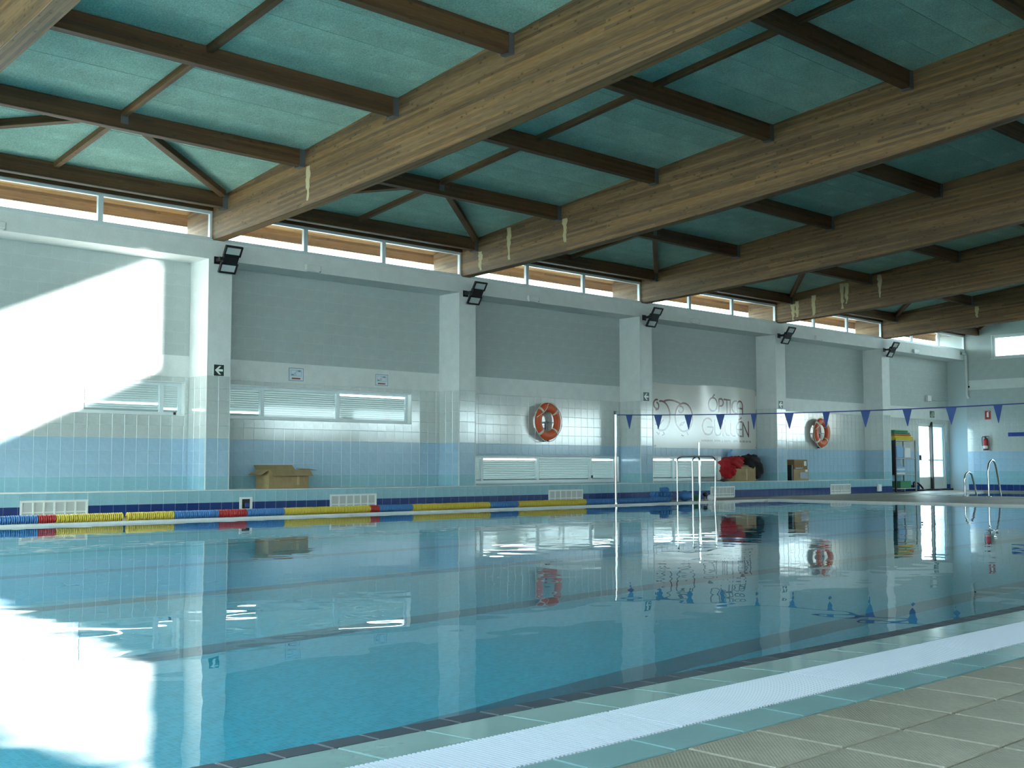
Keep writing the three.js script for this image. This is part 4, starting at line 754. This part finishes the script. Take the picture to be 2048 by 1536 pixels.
/* ---------- poles, flag line, ladder, grab rails ---------- */
{
  const p = thing('flag_pole', 'tall steel pole at the far rim holding the flag line', 'pole', [8.2, 0.008, 1.395]);
  add(p, 'tube', metric(cyl(0.024, 0.024, 1.80, 14)), M.chrome, [0, 0.90, 0]); add(p, 'pulley', cbox(0.07, 0.07, 0.06, 0.01), M.steel, [0.01, 1.81, 0]); add(p, 'foot', metric(cyl(0.028, 0.030, 0.03, 16)), M.chrome, [0, 0.015, 0]);
  const q = thing('short_pole', 'shorter steel pole standing between the ladder rails', 'pole', [10.95, 0, 1.34]);
  add(q, 'tube', metric(cyl(0.022, 0.022, 1.27, 14)), M.chrome, [0, 0.635, 0]); add(q, 'foot', metric(cyl(0.05, 0.06, 0.03, 16)), M.chrome, [0, 0.015, 0]);
  const n = thing('flag_pole', 'steel pole at the near rim for the flag line, past the right edge', 'pole', [8.2, 0, 15.1]);
  add(n, 'tube', metric(cyl(0.024, 0.024, 1.80, 14)), M.chrome, [0, 0.90, 0]); add(n, 'foot', metric(cyl(0.06, 0.07, 0.03, 16)), M.chrome, [0, 0.015, 0]);
  const line = z => 1.662 + 0.118 * Math.pow((z - 7.4) / 6.05, 2);
  const f = thing('flag_line', 'cord of small blue triangular flags strung across the pool', 'flags', [8.2, 0, 0]);
  const pts = []; for (let z = 1.45; z <= 15.05; z += 0.34) pts.push([0, line(z), z]); add(f, 'cord', tube(pts, 0.010, 160, 6), M.cord);
  for (let k = 0; k < 18; k++) {
    const z = 1.76 + k * 0.733, y = line(z), w = 0.085, h = 0.27, s = new THREE.Shape(); s.moveTo(-w, 0); s.lineTo(w, 0); s.lineTo(0.005, -h); s.lineTo(-0.005, -h); s.closePath();
    const g = new THREE.ExtrudeGeometry(s, { depth: 0.002, bevelEnabled: false, steps: 1 }); g.rotateY(-Math.PI / 2);
    add(f, 'pennant', g, M.flag, [0, y - 0.004, z], [0, rr(-0.35, 0.35), rr(-0.05, 0.05)]);
  }
}
{
  const l = thing('pool_ladder', 'chrome pool ladder with two arched handrails at the far rim', 'ladder', [10.25, 0, 0]);
  [0, 0.52].forEach((x, k) => {
    const m = add(l, 'handrail', tube([[x, 0, 1.30], [x, 0.45, 1.30], [x, 0.84, 1.30], [x, 0.925, 1.335], [x, 0.96, 1.42], [x, 0.962, 1.60], [x, 0.96, 1.78], [x, 0.925, 1.87], [x, 0.84, 1.90], [x, 0.45, 1.90], [x, -0.05, 1.87], [x, -0.5, 1.80], [x, -0.95, 1.78]], 0.019, 96, 10), M.chrome);
    add(l, 'flange', metric(cyl(0.05, 0.055, 0.015, 14)), M.chrome, [x, 0.0075, 1.30]);
  });
  for (const y of [-0.25, -0.52, -0.8]) add(l, 'tread', cbox(0.50, 0.03, 0.08, 0.005), M.chrome, [0.26, y, 1.81]);
}
const grab = (name, x, z, h, w, label) => {
  const g = thing(name, label, 'handrail', [x, 0, z], 0, 'handrails of the small pool');
  add(g, 'rail', tube([[0, 0, 0], [0, h * 0.4, 0], [0, h * 0.75, 0], [w * 0.10, h * 0.92, 0], [w * 0.36, h, 0], [w * 0.6, h * 0.9, 0], [w * 0.8, h * 0.55, 0], [w * 0.95, h * 0.2, 0], [w * 1.05, -0.12, 0]], 0.024, 60, 10, false, 0.4), M.chrome);
  add(g, 'flange', metric(cyl(0.05, 0.055, 0.015, 14)), M.chrome, [0, 0.0075, 0]);
};
grab('grab_rail', 18.95, 3.42, 0.60, 0.62, 'short arched chrome handrail of the small pool, left of the tall one');
grab('grab_rail', 18.95, 4.02, 0.90, 0.66, 'tall arched chrome handrail of the small pool, near the right edge');

/* ---------- shelf rack with swimming boards ---------- */
{
  const x0 = 22.05, x1 = 23.25, z0 = -0.5, z1 = -0.12, s = thing('shelf_rack', 'grey metal shelf rack stacked with swim gear beside the glazed door', 'shelf', [0, 0, 0]);
  for (const [x, z] of [[x0, z0], [x1, z0], [x0, z1], [x1, z1]]) add(s, 'upright', bmm(x - 0.02, x + 0.02, 0, 1.52, z - 0.02, z + 0.02), x === x0 ? M.black : M.shelf);
  for (const y of [0.10, 0.50, 0.98, 1.50]) add(s, 'shelf_board', cbox(x1 - x0, 0.03, z1 - z0, 0.004), M.shelf, [(x0 + x1) / 2, y, (z0 + z1) / 2]);
  add(s, 'side_panel', bmm(x0 - 0.03, x0 - 0.02, 0.5, 1.5, z0, z1), M.black);
  const kick = (mat, y, w, dx, label, name = 'swim_board') => top(name, cbox(w, 0.055, 0.34, 0.02), mat, label, 'swim board', [22.55 + dx, y, -0.30]);
  const stack = [[M.yellowFoam, 1.04, 0.12, 'lowest yellow swim board on the shelf rack'], [M.yellowFoam, 1.06, 0.08, 'upper yellow swim board on the shelf rack'], [M.orangeFoam, 0.96, 0.02, 'orange swim board between yellow and green on the rack'], [M.greenFoam, 0.92, -0.02, 'lower green swim board on the shelf rack'], [M.greenFoam, 0.78, -0.06, 'topmost green swim board on the shelf rack']];
  stack.forEach(([m, w, dx, label], k) => kick(m, 1.5455 + k * 0.0585, w, dx, label));
  top('storage_bin', cbox(0.40, 0.34, 0.28, 0.02), M.bin, 'pale blue bin on the second shelf of the rack', 'bin', [22.42, 1.166, -0.30]);
  top('storage_bin', cbox(0.34, 0.30, 0.28, 0.02), M.paper, 'whitish bin on the second shelf of the rack', 'bin', [22.88, 1.146, -0.30]);
  for (let k = 0; k < 4; k++) top('folded_towel', cbox(0.50, 0.055, 0.28, 0.012), k % 2 ? M.bin : M.paper, ['white folded towel at the bottom of the rack pile', 'blue folded towel second in the rack pile', 'white folded towel third in the rack pile', 'blue folded towel on top of the rack pile'][k], 'towel', [22.45, 0.5435 + k * 0.0565, -0.30]);
  top('storage_crate', cbox(0.62, 0.20, 0.28, 0.012), M.greenFoam, 'dark green crate on the bottom shelf of the rack', 'crate', [22.72, 0.216, -0.30]);
}
/* ---------- end wall fittings ---------- */
{
  const e = thing('fire_extinguisher', 'red fire extinguisher hanging on the end wall', 'extinguisher', [XR - 0.085, 1.24, 0.62]);
  add(e, 'cylinder', new THREE.LatheGeometry([[0, 0], [0.066, 0], [0.072, 0.02], [0.072, 0.29], [0.062, 0.335], [0.03, 0.365], [0.02, 0.385], [0, 0.385]].map(p => new THREE.Vector2(...p)), 24), M.red);
  add(e, 'foot_ring', metric(cyl(0.075, 0.075, 0.035, 24)), M.black, [0, 0.0175, 0]); add(e, 'label_sticker', new THREE.CylinderGeometry(0.0735, 0.0735, 0.09, 16, 1, true, Math.PI * 1.0, Math.PI * 1.0), std({ color: C(0.75, 0.74, 0.70), roughness: 0.5, side: THREE.DoubleSide }), [0, 0.10, 0]);
  add(e, 'valve', mergeGeometries([bx(0.035, 0.05, 0.035, 0, 0.405, 0), bx(0.03, 0.02, 0.13, 0, 0.435, 0.03)]), M.black);
  add(e, 'hose', tube([[0, 0.41, -0.02], [-0.02, 0.42, -0.09], [-0.02, 0.30, -0.105], [-0.02, 0.14, -0.095]], 0.011, 24, 6), M.black); add(e, 'wall_hook', bx(0.05, 0.05, 0.05, 0.04, 0.36, 0), M.steel);
}
topPlate('fire_sign', 0.22, 0.30, 0.006, canvasTex(96, 128, (g) => { g.fillStyle = '#a8251d'; g.fillRect(0, 0, 96, 128); g.fillStyle = '#f0ece6'; g.fillRect(32, 30, 28, 62); g.fillRect(40, 20, 12, 12); g.fillRect(52, 18, 20, 6); g.lineWidth = 4; g.strokeStyle = '#f0ece6'; g.strokeRect(5, 5, 86, 118); }), 'red fire extinguisher sign on the end wall', 'sign', [XR - 0.004, 2.34, 0.68], -Math.PI / 2);
{
  const h = thing('hook_rail', 'dark blue hook rail on the end wall at the right edge', 'hook rail', [XR - 0.015, 1.72, 2.3]);
  add(h, 'board', cbox(0.028, 0.12, 2.0, 0.005, 'z'), M.hooks); for (let k = 0; k < 10; k++) add(h, 'hook', tube([[-0.014, 0.0, -0.9 + k * 0.2], [-0.05, -0.01, -0.9 + k * 0.2], [-0.06, 0.03, -0.9 + k * 0.2]], 0.007, 10, 6), M.hooks);
}
{
  const p = thing('downpipe', 'white conduit dropping from the lintel in the far right corner', 'pipe', [XR - 0.06, 0, 0.05]);
  add(p, 'pipe', tube([[-0.30, 4.30, 0], [-0.06, 4.29, 0], [0, 4.20, 0], [0, 3.9, 0], [0, 3.4, 0], [0, 3.02, 0]], 0.045, 40, 10), M.white);
  add(p, 'collar', metric(cyl(0.06, 0.06, 0.06, 14)), M.plastic, [0, 3.15, 0]); add(p, 'bend', tube([[0, 3.02, 0], [0.0, 2.95, 0.01], [0.02, 2.88, 0.05]], 0.045, 12, 10), M.white); add(p, 'clip', bx(0.03, 0.06, 0.04), M.black, [0.03, 3.25, 0.055]);
  const w = thing('wall_speaker', 'small pale wall box with a cable above the glazed door', 'wall box', [25.0, 2.86, ZB + 0.05]);
  add(w, 'body', cbox(0.24, 0.18, 0.09, 0.01), M.plastic); add(w, 'cable', tube([[0.12, -0.02, -0.02], [0.6, -0.06, -0.035], [1.0, -0.04, -0.035], [1.36, -0.02, -0.03]], 0.01, 30, 6), M.shelf);
}
renderer.render(scene, camera);
